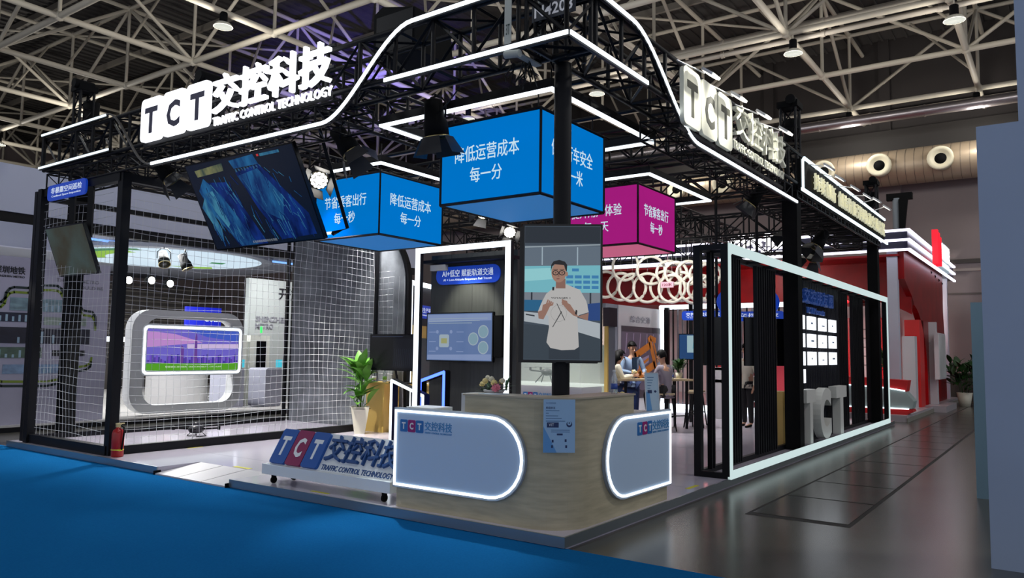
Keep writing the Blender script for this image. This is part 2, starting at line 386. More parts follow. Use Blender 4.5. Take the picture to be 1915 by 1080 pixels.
# poster taped over the corner of the counter
dv = Vec((-cos(radians(39)), -sin(radians(39)), 0))          # outward from the corner
pc = Vec((x0+.10, y0+.10, .83))
rr = Vec((-dv.y, dv.x, 0))*-1
rr = Vec((0, 0, 1)).cross(dv).normalized()
FP = Fr((.135-.0, .145-.0, 0), rr, (0, 0, 1))
m = MB(mat('poster_paper', (150, 186, 218), .6)); PAP2 = mat('poster_blue', (92, 150, 205), .6); INK = mat('poster_ink', (30, 50, 95), .6); INKS = mat('poster_small_ink', (84, 120, 160), .6)
pw = .27
m.box((-pw/2, .76, 0), (pw/2, 1.205, .003), FP)
m.use(PAP2).flat([(-pw/2, .76), (-.02, .76), (-.07, .86), (-pw/2, .98)], .0034, FP)
text('TCT交控科技', (-.115, 1.165, -.03, 1.182), FP, INKS, depth=.0006, w0=.0036, mb=m)
text('欢迎关注', (-.115, 1.125, -.035, 1.145), FP, INK, depth=.0006, bold=.02, w0=.0036, mb=m)
for k, (a, b) in enumerate(((-.115, 0), (-.115, -.09), (-.115, -.01), (-.115, .02), (-.115, .05))): m.use(INKS).flat([(a, 1.108-k*.022), (b, 1.108-k*.022), (b, 1.114-k*.022), (a, 1.114-k*.022)], .0036, FP)
m.use(INK).flat([(-.105, .97), (-.005, .97), (-.005, 1.012), (-.105, 1.012)], .0036, FP)
text('VIT', (-.09, .98, -.045, 1.004), FP, LOGOW, depth=.0006, w0=.0038, mb=m)
m.use(INK).flat(ell(.085, .998, .025), .0036, FP); m.use(mat('poster_paper', (1, 1, 1))).flat(ell(.085, 1.006, .017), .0039, FP); m.use(INK).flat(ell(.085, 1.008, .006), .0042, FP)
for a in (.945, .93): m.use(INKS).flat([(-.07, a), (.09, a), (.09, a+.006), (-.07, a+.006)], .0036, FP)
m.use(INK).flat([(-.02, .905), (.03, .905), (.03, .92), (-.02, .92)], .0036, FP)
for u, v in ((-.06, .80), (-.055, .845), (.06, .80), (.055, .85)): m.use(INK).flat([(u-.008, v), (u+.008, v), (u+.008, v+.022), (u-.008, v+.022)], .0036, FP)
tag(m.build('paper_poster'), 'pale blue paper poster taped over the rounded counter corner', 'poster')
# ================================================================== columns and trusses
def pole(name, x, y, r, z0, z1, label):
    return tag(MB(BLK).tube((x, y, z0), (x, y, z1), r, 24).build(name), label, 'column')
pole('round_column', .66, .46, .083, .1, 4.35, 'round black column rising behind the oak counter corner')
TR = .03
def truss(name, p, q, d, h, label=None, r=TR, bay=.5, group=None, par=None):
    """box truss from p to q (top front chord at p..q line), depth vector d, height h (down)"""
    p = Vec(p); q = Vec(q); d = Vec(d); up = Vec((0, 0, -h)); L = (q-p).length; t = (q-p)/L; n = max(1, round(L/bay)); s = L/n
    T = thing(name, label, 'truss', tuple(p+up), group) if par is None else par
    for off in (Vec((0, 0, 0)), d, up, d+up): MB(BLK).tube(p+off, q+off, r, 6).build('chord', T)
    m = MB(BLK)
    for i in range(n+1):
        a = p+t*(i*s)
        m.tube(a, a+up, r*.8, 5); m.tube(a+d, a+d+up, r*.8, 5); m.tube(a, a+d, r*.6, 4); m.tube(a+up, a+d+up, r*.6, 4)
        if i < n:
            b = a+t*s; c, e = (a, b) if i % 2 else (b, a)
            m.tube(c, e+up, r*.6, 4); m.tube(c+d, e+d+up, r*.6, 4); m.tube(c+up, e+d+up, r*.5, 4); m.tube(c, e+d, r*.5, 4)
    tag(m.build('web_bars', T), kind='stuff'); return T
truss('box_truss', (.06, .06, 4.86), (.06, 9.75, 4.86), (.42, 0, 0), .5, 'long black box truss along the front edge, left of the corner column')
truss('box_truss', (.06, .06, 4.86), (14.3, .06, 4.86), (0, .42, 0), .5, 'long black box truss along the aisle side, right of the corner column')
truss('ladder_truss', (.1, 2.95, 4.3), (.1, 9.7, 4.3), (.5, 0, 0), .22, 'shallow black truss hanging under the lit front letter sign', r=.016, bay=.4)
truss('ladder_truss', (2.6, .1, 4.3), (7.0, .1, 4.3), (0, .5, 0), .22, 'shallow black truss hanging under the unlit side letter sign', r=.016, bay=.4)
truss('ladder_truss', (7.3, .1, 4.28), (14.2, .1, 4.28), (0, .9, 0), .12, 'dense black truss tray under the far banner of small characters', r=.018, bay=.3)
for p, q, d, lb in (((.5, 3.35, 4.8), (14, 3.35, 4.8), (0, .35, 0), 'inner black truss running deep between front and middle hanging boxes'),
                    ((.5, 6.5, 4.8), (14, 6.5, 4.8), (0, .35, 0), 'inner black truss running deep behind the tilted display'),
                    ((.5, 9.4, 4.8), (14, 9.4, 4.8), (0, .35, 0), 'black truss running deep along the left side above the net cage'),
                    ((4.3, .5, 4.8), (4.3, 9.6, 4.8), (.35, 0, 0), 'cross truss just behind the front blue hanging box'),
                    ((7.3, .5, 4.8), (7.3, 9.6, 4.8), (.35, 0, 0), 'cross truss meeting the black tower beside the side sign'),
                    ((10.6, .5, 4.6), (10.6, 9.6, 4.6), (.35, 0, 0), 'cross truss in the back half of the booth'),
                    ((13.9, .5, 4.6), (13.9, 9.6, 4.6), (.35, 0, 0), 'rearmost cross truss in front of the red stand')):
    truss('box_truss', p, q, d, .45, lb, r=.024, bay=.55)
def tower(x, y, w, z0, z1, label, solid=True):
    T = thing('truss_tower', label, 'truss tower', (x, y, z0))
    if solid: bx((x-w/2, y-w/2, z0), (x+w/2, y+w/2, min(z1, 4.4)), BLKM, 'cloth_cover', T)
    m = MB(BLK); zz = min(z1, 4.4) if solid else z0
    for sx in (-1, 1):
        for sy in (-1, 1): m.tube((x+sx*w/2, y+sy*w/2, zz), (x+sx*w/2, y+sy*w/2, z1), .022, 6)
    n = max(1, int((z1-zz)/.3))
    for i in range(n):
        a = zz+i*(z1-zz)/n; b = zz+(i+1)*(z1-zz)/n
        for (ax, ay, bx_, by) in ((-1, -1, 1, -1), (1, -1, 1, 1), (1, 1, -1, 1), (-1, 1, -1, -1)):
            m.tube((x+ax*w/2, y+ay*w/2, a), (x+bx_*w/2, y+by*w/2, b), .012, 4); m.tube((x+ax*w/2, y+ay*w/2, b), (x+bx_*w/2, y+by*w/2, b), .012, 4)
    m.build('lattice', T)
    MB(BLKM).box((x-w*.7, y-w*.7, z1), (x+w*.7, y+w*.7, z1+.1)).tube((x-w, y-w*.3, z1+.1), (x+w*.5, y-w*.3, z1+.1), .08, 12).tube((x+w*.6, y, z1-.15), (x+w*.6, y, z1-.5), .13, 12).build('chain_hoist', T)
    return T
tower(.6, .46, .34, 4.36, 6.4, 'black truss tower above the corner column with booth number plate', False)
tower(7.5, .25, .24, .1, 5.7, 'tall black tower beside the unlit side letter sign')
tower(14.0, .22, .22, .1, 5.6, 'farthest black tower at the end of the small character banner')
tower(.85, 10.25, .22, 0.1, 5.95, 'black tower at the far left behind the net cage')
tower(.6, 6.2, .2, 4.36, 5.2, 'short black mast right behind the lit front letter sign', False)
# booth number plate, sling, loudspeaker
FPn = FX(.42, .66, 4.72)
pl = MB(mat('plate_grey', (60, 64, 72), .6)).box((0, 0, 0), (.48, .17, .01), FPn); text('N4203', (.03, .03, .45, .145), FPn, mat('plate_text', (200, 202, 210), .6, emit=.25), depth=.002, bold=.015, w0=.01, mb=pl)
tag(pl.build('number_plate'), 'grey booth number plate N4203 on the corner tower', 'sign')
SL = mat('sling_white', (168, 172, 166), .8)
m = MB(SL).box((-.01, .60, 4.33), (-.002, .675, 6.2)).box((-.01, .60, 4.315), (.5, .675, 4.33)).box((.49, .60, 4.33), (.5, .675, 6.2))
text('3T', (.02, .35, .06, .45), FX(-.011, .675, 4.1), mat('sling_ink', (40, 60, 60), .7), depth=.002, mb=m)
tag(m.build('lifting_sling'), 'white webbing lifting sling looped round the front truss near the corner', 'sling')
t = thing('hanging_loudspeaker', 'black boxy loudspeaker standing on top of the front truss', 'speaker', (.9, 2.65, 4.88))
MB(BLKM).poly([(-.33, 0), (.36, 0), (.3, .5), (-.2, .62), (-.33, .55)], -.3, .3, FX(.9, 2.65, 4.88)).build('cabinet', t)
MB(BLK).box((-.28, .05, .3), (.28, .5, .31), FX(.9, 2.65, 4.88)).build('grille', t)
# ================================================================== perimeter light lines
def scurve(a, b, n=18):
    (u0, v0), (u1, v1) = a, b; P = []
    for i in range(n+1):
        t_ = i/n; s_ = t_*t_*(3-2*t_); s2 = .55*t_+.45*s_
        P.append((u0+(u1-u0)*t_, v0+(v1-v0)*s_))
    return P
def ledline(pts, fr, label, wdt=.038, m_=None, back=True):
    t = thing('light_line', label, 'light strip', tuple(fr(pts[0][0], pts[0][1], 0)))
    if back: MB(BLK).ribbon(pts, wdt*1.9, .03, Fr(fr(0, 0, -.032), fr.r, fr.u)).build('channel', t)
    MB(m_ or LED).ribbon(pts, wdt, .012, fr).build('diffuser', t)
    return t
fx = FX(-.02, 0, 0); fy = FY(-.02, 0, 0)
P1 = [(-6.45, 4.03), (-3.1, 4.03)]+scurve((-3.1, 4.03), (-1.8, 4.86))[1:]+[(-.0, 4.885)]
ledline(P1, fx, 'white light line sweeping up from the front letter sign to the top corner')
P2 = [(0.0, 4.885), (1.15, 4.86)]+scurve((1.15, 4.86), (2.85, 4.0))[1:]+[(6.4, 4.0), (6.85, 4.0)]
ledline(P2, fy, 'white light line dropping from the top corner along the unlit side sign')
ledline([(-2.16, 4.325), (0, 4.325)], fx, 'short straight light line low on the corner, left half')
ledline([(0, 4.325), (1.5, 4.325)], fy, 'short straight light line low on the corner, right half')
ledline([(-9.68, 4.9), (-7.72, 4.9)], fx, 'upper thin light line on the far left truss end', .03, LEDW)
ledline([(-9.72, 4.38), (-7.6, 4.385)], fx, 'lower thin light line on the far left truss end', .03, LEDW)
m = MB(mat('strip_unlit', (95, 92, 88), .4)); cv = scurve((-7.66, 4.9), (-6.47, 4.03)); m.ribbon(cv, .02, .03, fx)
tag(m.build('curved_channel'), 'thin unlit curved metal channel joining the left light lines', 'light channel')
bx((-.0, 9.66, 4.37), (.03, 9.72, 4.9), BLK, 'truss_end_post'); tag(bpy.data.objects['truss_end_post'], 'black upright at the far left end between two light lines', 'post')
# ================================================================== big letter signs
SGN = glow('sign_white', (245, 247, 255), 2.2); SGD = mat('sign_cutout', (62, 60, 84), .6)
SG2 = mat('sign_cream', (222, 222, 205), .45, emit=.06); SG2D = mat('sign_dark_letter', (70, 70, 62), .6)  # cream sign gets a faint added glow, though it has no lamp inside
def bigsign(name, fr, u0, v0, u1, v1, cm, dm, label, uc0, uc1, vch, ven, dep, bd=.008):
    t = thing(name, label, 'sign', tuple(fr((u0+u1)/2, v0, 0)))
    g = .04; tw = (u1-u0-2*g)/3
    for i, ch in enumerate('TCT'):
        a = u0+i*(tw+g)
        p = MB(cm).poly(rrect(a, v0, a+tw, v1, .07, 5), 0, dep, fr).build('letter_tile', t)
        text(ch, (a+tw*.2, v0+(v1-v0)*.17, a+tw*.82, v0+(v1-v0)*.78), fr, dm, 'cut_letter', p, .004, bold=.035, w0=dep)
    cwid = (uc1-uc0)/4
    for i, ch in enumerate('交控科技'):
        text(ch, (uc0+i*cwid+cwid*.03, vch[0], uc0+(i+1)*cwid-cwid*.04, vch[1]), fr, cm, 'character', t, dep, bold=bd, w0=0)
    text('TRAFFIC CONTROL TECHNOLOGY', (uc0, ven[0], uc1, ven[1]), fr, cm, 'small_lettering', t, dep*.5, bold=.004, w0=0)
    MB(BLK).box((u0, v0-.05, -.03), (uc1, v0-.01, 0), fr).box((u0, (v0+v1)/2, -.03), (uc1, (v0+v1)/2+.03, 0), fr).box((u0, v1-.05, -.03), (uc1, v1-.02, 0), fr).build('mounting_rail', t)
    return t
bigsign('letter_sign', FX(-.02), -6.68, 4.33, -5.14, 4.91, SGN, SGD, 'glowing white letter sign on the front truss above the tilted display', -5.08, -2.93, (4.46, 4.92), (4.31, 4.415), .05)
bigsign('letter_sign', FY(-.03), 2.28, 4.11, 3.79, 4.76, SG2, SG2D, 'unlit cream letter sign on the aisle side truss lit by arm lamps', 3.9, 6.08, (4.37, 4.80), (4.2, 4.31), .05, .006)
# far banner of small characters
fb = FY(-.02); 
T3 = thing('character_banner', 'dark banner with a row of cream characters in a pale light frame, far aisle side', 'sign', (10.7, -.02, 4.25))
bx((7.15, 0, 4.27), (14.2, .05, 4.76), BLKM, 'backing', T3)
MB(LEDW).ribbon([(7.1, 4.25), (14.35, 4.25)], .05, .03, fb).build('light_tube', T3)
MB(LEDW).ribbon([(7.16, 4.27), (7.16, 4.72), (7.25, 4.78), (14.1, 4.78)], .045, .03, fb).build('light_tube', T3)
CHM = mat('banner_character', (235, 232, 200), .5, emit=.35)
u = 7.85
for ch in '持续创新 创造价值引领轨道交通发展':
    if ch == ' ': u += .2; continue
    text(ch, (u, 4.38, u+.33, 4.66), fb, CHM, 'character', T3, .03, bold=.008, w0=.0); u += .375
# arm lamps over the signs
def armlamp(x, y, z, label, group, xr=.3, yr=.0, zr=4.78):
    t = thing('arm_lamp', label, 'lamp', (x, y, z), group); f = Fr((x, y, z), (1, 0, 0), (0, .8, .6))
    MB(WHT).tube((x-xr, yr, zr), (x, y+.06, z+.03), .010, 6).build('arm', t)
    MB(WHT).poly(rrect(-.13, -.09, .13, .09, .06, 4), 0, .03, f).build('head', t)
    MB(glow('arm_glass', (255, 250, 235), 3)).poly(rrect(-.11, -.07, .11, .07, .05, 4), -.004, 0, f).build('lens', t)
for i, (x, z) in enumerate(((2.48, 4.60), (3.37, 4.59), (4.31, 4.62), (5.27, 4.64))):
    armlamp(x, -.3, z+.05, ('first', 'second', 'third', 'fourth')[i]+' white arm lamp from the left above the unlit side sign', 'arm lamps above the side sign', .25, -.02, 4.8)
    lamp('arm_light', 'SPOT', (x, -.62, z+.15), 60, (1, .98, .88), .05, (x, 0, 4.5), radians(84), .7)
for i, (x, z) in enumerate(((7.8, 4.60), (8.55, 4.56), (9.75, 4.6), (10.85, 4.64), (11.8, 4.72), (12.9, 4.74))):
    armlamp(x, -.28, z+.1, ('first', 'second', 'third', 'fourth', 'fifth', 'last')[i]+' arm lamp from the left above the far character banner', 'arm lamps above the banner', .2, -.0, 4.76)
    lamp('arm_light', 'SPOT', (x, -.45, z+.25), 24, (1, .98, .88), .05, (x, 0, 4.55), radians(80), .7)
# ================================================================== hanging light boxes
BLUE = mat('box_blue', (0, 40, 110), .5, emit=.62, ecol=(0, 140, 235), spec=0); BLUEB = mat('box_blue_base', (10, 60, 120), .6, emit=.42, ecol=(50, 145, 225), spec=.15)
MAG = mat('box_magenta', (90, 5, 60), .5, emit=.5, ecol=(210, 40, 160), spec=0); MAGB = mat('box_pink_base', (110, 40, 60), .6, emit=.6, ecol=(220, 110, 150), spec=.15)
BT = glow('box_text', (205, 232, 245), .9)
def hangbox(x, y, w, z0, z1, cm, bm_, left, right, label):
    t = thing('hanging_light_box', label, 'light box', (x+w/2, y+w/2, z0))
    e = .018
    m = MB(BLK)
    for (a, b) in (((0, 0), (w, 0)), ((w, 0), (w, w)), ((w, w), (0, w)), ((0, w), (0, 0))):
        for z in (z0, z1): m.tube((x+a[0], y+a[1], z), (x+b[0], y+b[1], z), e, 4)
        m.tube((x+a[0], y+a[1], z0), (x+a[0], y+a[1], z1), e, 4)
    m.build('frame', t)
    fl_ = bx((x, y+.01, z0+.01), (x+.01, y+w-.01, z1-.01), cm, 'left_panel', t); fr_ = bx((x+.012, y, z0+.01), (x+w-.012, y+.01, z1-.01), cm, 'right_panel', t)
    bx((x+.012, y+w-.01, z0+.01), (x+w-.012, y+w, z1-.01), cm, 'rear_panel', t); bx((x+w-.01, y+.012, z0+.01), (x+w, y+w-.012, z1-.01), cm, 'far_panel', t)
    bx((x+.01, y+.01, z0), (x+w-.01, y+w-.01, z0+.01), bm_, 'base_panel', t)
    h = z1-z0
    for (l1, l2), fr, par in ((left, FX(x, y+w, z0), fl_), (right, FY(y, x, z0), fr_)):
        text(l1, (w*.155, h*.50, w*.80, h*.70), fr, BT, 'lettering', par, .003, bold=.004, w0=.001)
        text(l2, (w*.315, h*.235, w*.635, h*.425), fr, BT, 'lettering', par, .003, bold=.004, w0=.001, keep=True)
    for a, b in ((.1, .1), (w-.1, .1), (.1, w-.1), (w-.1, w-.1)): MB(BLK).tube((x+a, y+b, z1), (x+a, y+b, 4.43), .008, 5).build('hanging_rod', t)
    return t
def ledsquare(x, y, w, z, label):
    t = thing('square_light_frame', label, 'light frame', (x+w/2, y+w/2, z)); s = .07
    for (a, b) in (((x, y), (x+w, y+s)), ((x, y+w-s), (x+w, y+w)), ((x, y+s), (x+s, y+w-s)), ((x+w-s, y+s), (x+w, y+w-s))):
        bx((a[0], a[1], z+.03), (b[0], b[1], z+.12), BLK, 'channel', t)
    m = MB(LED); s2 = .045
    for (a, b) in (((x, y), (x+w, y+s2)), ((x, y+w-s2), (x+w, y+w)), ((x, y+s2), (x+s2, y+w-s2)), ((x+w-s2, y+s2), (x+w, y+w-s2))): m.box((a[0], a[1], z), (b[0], b[1], z+.03))
    m.build('light_strip', t)
    for a, b in ((.03, .03), (w-.03, .03), (.03, w-.03), (w-.03, w-.03)): MB(BLK).tube((x+a, y+b, z+.12), (x+a, y+b, 4.4), .008, 5).build('hanging_rod', t)
hangbox(1.22, 1.08, 1.38, 3.27, 4.19, BLUE, BLUEB, ('降低运营成本', '每一分'), ('保障行车安全', '每一米'), 'front blue hanging light box right behind the corner column')
hangbox(2.37, 4.60, 1.38, 3.26, 4.17, BLUE, BLUEB, ('节省乘客出行', '每一秒'), ('降低运营成本', '每一分'), 'middle blue hanging light box behind the tilted display')
hangbox(5.10, 1.86, 1.38, 3.27, 4.19, MAG, MAGB, ('提升用户体验', '每一天'), ('节省乘客出行', '每一秒'), 'magenta hanging light box behind the column on the right')
for x, ya, yb, lb in ((1.32, .46, 3.4, 'front box, left one'), (2.5, .46, 3.4, 'front box, right one'), (2.47, 3.6, 6.55, 'middle blue box, left one'), (3.65, 3.6, 6.55, 'middle blue box, right one'), (5.2, .46, 3.4, 'magenta box, left one'), (6.38, .46, 3.4, 'magenta box, right one')):
    tag(MB(BLK).tube((x, ya, 4.42), (x, yb, 4.42), .025, 6).build('hanging_beam'), 'black cross tube carrying the '+lb, 'beam')
ledsquare(.78, .66, 2.38, 4.18, 'square white light frame around the front blue box')
ledsquare(1.88, 4.1, 2.38, 4.12, 'square white light frame around the middle blue box')
ledsquare(4.55, 1.40, 2.38, 4.16, 'square white light frame around the magenta box')
# ================================================================== net cage for the drone
CG = thing('net_cage', 'tall black framed drone cage hung with white netting, left side of the booth', 'cage', (2.7, 8.8, .1))
YR, YL, XF, XB = 7.48, 9.85, .13, 5.2
HZ = 4.08
def post(x, y, w=.11, z1=HZ): bx((x-w/2, y-w/2, .1), (x+w/2, y+w/2, z1), BLK, 'post', CG)
post(XF+.05, YR, .13); post(XF, YL, .12); post(XF+.05, YL+.28, .09); post(XB, YL+.28, .06); post(XB, YR, .06)
for z in (.1, HZ-.13):
    bx((XF-.03, YR, z), (XF+.09, YL, z+.13), BLK, 'rail', CG); bx((XF+.1, YR-.05, z), (XB, YR+.05, z+.12), BLK, 'rail', CG)
    bx((XF+.1, YL+.24, z), (XB, YL+.32, z+.08), BLK, 'rail', CG)
NET = mat('net_cord', (196, 199, 202), .8)
def net(fr, wd, ht, nm, step=.115, z0=.2):
    m = MB(NET); r = .0027
    ph = [random.random()*6 for _ in range(6)]
    def wob(u, v): return (.012*sin(u*5+v*3+ph[0])+.008*sin(v*7-u*2+ph[1]), .010*sin(u*4-v*5+ph[2])+.02*sin(u*1.7+ph[3]), .03*sin(u*2.2+v*1.3+ph[4]))
    nu = int(wd/step); nv = int(ht/step)
    for i in range(nu+1):
        u = i*wd/nu; P = []
        for j in range(0, nv+1, 3): v = z0+j*ht/nv; a = wob(u, v); P.append(fr(u+a[0], v+a[1], a[2]))
        m.path(P, r, 3)
    for j in range(nv+1):
        v = z0+j*ht/nv; P = []
        for i in range(0, nu+1, 3): u = i*wd/nu; a = wob(u, v); P.append(fr(u+a[0], v+a[1], a[2]))
        m.path(P, r, 3)
    return tag(m.build(nm, CG), kind='stuff')
net(FX(XF+.03, YL, 0), YL-YR-.1, 3.75, 'net'); net(FY(YR+.04, XF+.15, 0), XB-XF-.2, 3.75, 'net')
FELT = mat('felt_grey', (118, 122, 128), .95, noise=.45, nscale=3, bump=.3, spec=.1)
ew = thing('felt_end_wall', 'grey felt wall with a black rounded rim closing the far end of the net cage', 'wall panel', (5.35, 8.4, .1))
def arch(i): 
    P = [(i, 0)]+[(3.4-i, 0)]; r = 1.15
    P += [(3.4-r+(r-i)*cos(a), 3.95-r+(r-i)*sin(a)) for a in [k*pi/2/10 for k in range(11)]]
    return P+[(i, 3.95-i)]
FE = FX(5.32, 10.15, .1)
MB(BLK).poly(arch(0), -.1, 0, FE).build('rim', ew); MB(FELT).poly(arch(.07), 0, .015, FE).build('felt_face', ew)
n = net(FX(5.27, 7.46, 0), .66, 2.9, 'net')
# drone on the cage floor
D = thing('drone', 'small dark quadcopter drone resting on the cage floor', 'drone', (2.3, 8.75, .1))
c = Vec((2.3, 8.75, .22))
m = MB(mat('drone_body', (38, 38, 44), .4)).ball(c, .1, 12, (1.5, .9, .8)); m.ball(c+Vec((0, 0, .08)), .06, 10, (1.2, .8, .8)); m.build('body', D)
for sx in (-1, 1):
    for sy in (-1, 1):
        e = c+Vec((sx*.26, sy*.26, .02)); MB(BLKM).tube(c, e, .014, 8).build('arm', D)
        pr_ = MB(BLK).tube(e-Vec((0, 0, .03)), e+Vec((0, 0, .03)), .025, 10).build('motor', D)
        a = random.random()*3; dd = Vec((cos(a), sin(a), 0))*.14; pp = Vec((-dd.y, dd.x, 0))*.09
        MB(BLK).add([e+dd+Vec((0, 0, .035)), e+pp+Vec((0, 0, .034)), e-dd+Vec((0, 0, .035)), e-pp+Vec((0, 0, .034)), e+dd+Vec((0, 0, .038)), e+pp+Vec((0, 0, .038)), e-dd+Vec((0, 0, .038)), e-pp+Vec((0, 0, .038))], [(3, 2, 1, 0), (4, 5, 6, 7), (0, 1, 5, 4), (1, 2, 6, 5), (2, 3, 7, 6), (3, 0, 4, 7)]).build('propeller', D)
for sy in (-1, 1): MB(BLK).path([c+Vec((-.06, sy*.07, -.05)), c+Vec((-.08, sy*.14, -.11)), c+Vec((.1, sy*.14, -.11)), c+Vec((.06, sy*.07, -.05))], .008, 6).build('skid', D)
# fire extinguisher
E = thing('fire_extinguisher', 'red fire extinguisher standing at the foot of the cage corner post', 'extinguisher', (.17, 7.28, .1))
RED = mat('extinguisher_red', (160, 24, 26), .3)
MB(RED).lathe([(.075, 0), (.08, .01), (.08, .31), (.065, .36), (.03, .385), (.03, .40)], (.17, 7.28, .1), 20).build('cylinder', E)
MB(mat('valve_cream', (196, 178, 130), .4)).box((.14, 7.26, .5), (.2, 7.30, .54)).box((.13, 7.27, .54), (.25, 7.29, .555)).build('valve', E)
MB(BLKM).path([(.2, 7.27, .52), (.2, 7.19, .5), (.19, 7.17, .42), (.18, 7.19, .2)], .012, 8).build('hose', E)
MB(mat('tie_yellow', (214, 206, 60), .5)).lathe([(.083, 0), (.083, .015)], (.17, 7.28, .19), 20).box((.12, 7.14, .19), (.16, 7.21, .2)).build('tie', E)
# ================================================================== displays hung on the truss
GLS = BLKG
def display(name, fr, w, h, pic, label, dep=.05, bez=.018, group=None, art=None):
    t = thing(name, label, 'display', tuple(fr(w/2, h/2, -dep)), group)
    MB(BLKG).poly(rrect(0, 0, w, h, .008, 2), -dep, 0, fr).build('housing', t)
    m = MB(pic).flat([(bez, bez), (w-bez, bez), (w-bez, h-bez), (bez, h-bez)], .002, fr)
    if art: art(m, fr, w, h)
    m.build('screen_picture', t); return t
def em(name, rgb, s=.8): return mat('scr_'+name, (8, 8, 8), .25, emit=s, ecol=rgb)
def q(m, fr, c, pts, w=.003): m.use(c).flat(pts, w, fr)
rnd = random.Random(3)
def art_map(m, fr, w, h):
    emn = lambda n_, c1, c2, sc=4: mat('scr_'+n_, c1, .25, emit=.7, noise=.9, nscale=sc, col2=c2, stretch=(1, 1.6, .5), spec=.2)
    A, B, C_, D_ = emn('m1', (34, 96, 140), (12, 34, 84), 5), emn('m2', (66, 130, 150), (24, 66, 110), 6), emn('m3', (18, 48, 120), (6, 14, 48), 4), emn('m4', (120, 120, 80), (40, 60, 60), 6)
    q(m, fr, C_, [(.25, .95), (.75, .9), (1.15, .0+.03), (.55, .03), (.35, .45)]); q(m, fr, A, [(.12, .85), (.3, 1.0), (.55, .75), (.95, .03), (.6, .03), (.2, .55)], .0034)
    q(m, fr, B, [(.22, .8), (.4, .82), (.52, .35), (.45, .3), (.3, .55)], .0038); q(m, fr, B, [(.05, .62), (.18, .75), (.3, .3), (.25, .12)], .0038)
    q(m, fr, D_, [(.18, 1.12), (.8, 1.15), (.78, 1.05), (.2, 1.03)], .0034)
    q(m, fr, C_, [(1.0, 1.0), (1.5, 1.05), (2.1, .35), (2.12, .08), (1.45, .06), (1.2, .5)]); q(m, fr, A, [(1.02, .95), (1.45, 1.0), (1.75, .6), (1.6, .3), (1.3, .45)], .0034)
    q(m, fr, A, [(.95, 1.16), (1.45, 1.18), (1.5, 1.05), (1.0, 1.05)], .0034)
    for k in range(130):
        u = rnd.choice((rnd.uniform(.15, .9), rnd.uniform(1.05, 2.0))); v = rnd.uniform(.1, 1.0); L = rnd.uniform(.06, .25); c = rnd.choice((A, B, C_))
        du = rnd.uniform(-.02, .1); q(m, fr, c, [(u, v), (u+.012, v), (u+.012+du, v-L if v > L+.05 else .05), (u+du, v-L if v > L+.05 else .05)], .0042)
    for k in range(9): u = 1.02+k*.06; q(m, fr, em('m5', (44, 92, 130), .7), [(u, 1.0+.02*(k%3)), (u+.03, 1.0), (u+.03, 1.03), (u, 1.05)], .0044)
    q(m, fr, em('m6', (190, 50, 50), .8), [(1.52, 1.14), (1.56, 1.14), (1.56, 1.17), (1.52, 1.17)], .0044); q(m, fr, B, [(1.58, 1.135), (1.95, 1.135), (1.95, 1.17), (1.58, 1.17)], .0044)
    text('实现高精度建图和定位导航', (.85, .05, 1.35, .085), fr, em('m7', (150, 160, 170), .6), depth=.001, w0=.0044, mb=m)
TV1 = display('tilted_display', Fr((.86, 6.22, 2.95), (0, -1, 0), (-.55, 0, 1.08)), 2.23, 1.22, em('map', (7, 16, 34), .9), 'large wide display tilted down under the front truss showing a blue mapping view', art=art_map)
for y in (3.93, 6.28): MB(BLK).path([(.62, y, 4.36), (1.16, y, 3.12), (.92, y, 3.02)], .03, 4).build('mounting_frame', TV1)
for y in (4.6, 5.6): MB(BLK).tube((.4, y, 4.3), (.45, y, 3.85), .025, 4).build('hanging_bar', TV1)
MB(LEDW).box((.93, 3.95, 3.02), (.95, 4.08, 3.05)).build('reflected_strip', TV1)  # glowing strip stands in for a light line reflected on the bracket foot
SCRG = mat('dull_screen', (84, 100, 94), .4, emit=.3, noise=.9, nscale=1.6, col2=(72, 62, 44), spec=.1)
TV2 = display('tilted_display', Fr((.2, 9.3, 2.66), (0, -1, 0), (-.26, 0, .72)), 1.17, .77, SCRG, 'small dull greenish display hanging on the front of the net cage', dep=.05)
for y in (8.85, 8.3): MB(BLK).tube((.12, y, 3.95), (.12, y, 3.2), .05, 4).build('hanging_bar', TV2)
# rounded blue name boards
SB = mat('name_board_blue', (22, 60, 170), .35, emit=.4, ecol=(24, 70, 190)); ST = mat('name_board_text', (225, 235, 245), .5, emit=.5)
def board(fr, w, h, cn, en, label, dep=.03, r=None, legs=0):
    t = MB(SB).poly(rrect(0, 0, w, h, r or h*.3, 6), -dep, 0, fr)
    if legs: t.use(BLK).box((w*.3, -legs, -dep-.04), (w*.3+.05, h*.5, -dep), fr).box((w*.7, -legs, -dep-.04), (w*.7+.05, h*.5, -dep), fr)
    if cn: text(cn, (w*.1, h*.42, w*.9, h*.82), fr, ST, depth=.002, bold=.006, mb=t)
    if en: text(en, (w*.12, h*.16, w*.88, h*.32), fr, ST, depth=.002, bold=.01, mb=t)
    return tag(t.build('name_board'), label, 'sign')
board(FX(.04, 9.52, 3.84), 1.2, .24, '非暴露空间巡检', 'Confined Space Inspection', 'blue rounded name board on the top beam of the net cage')
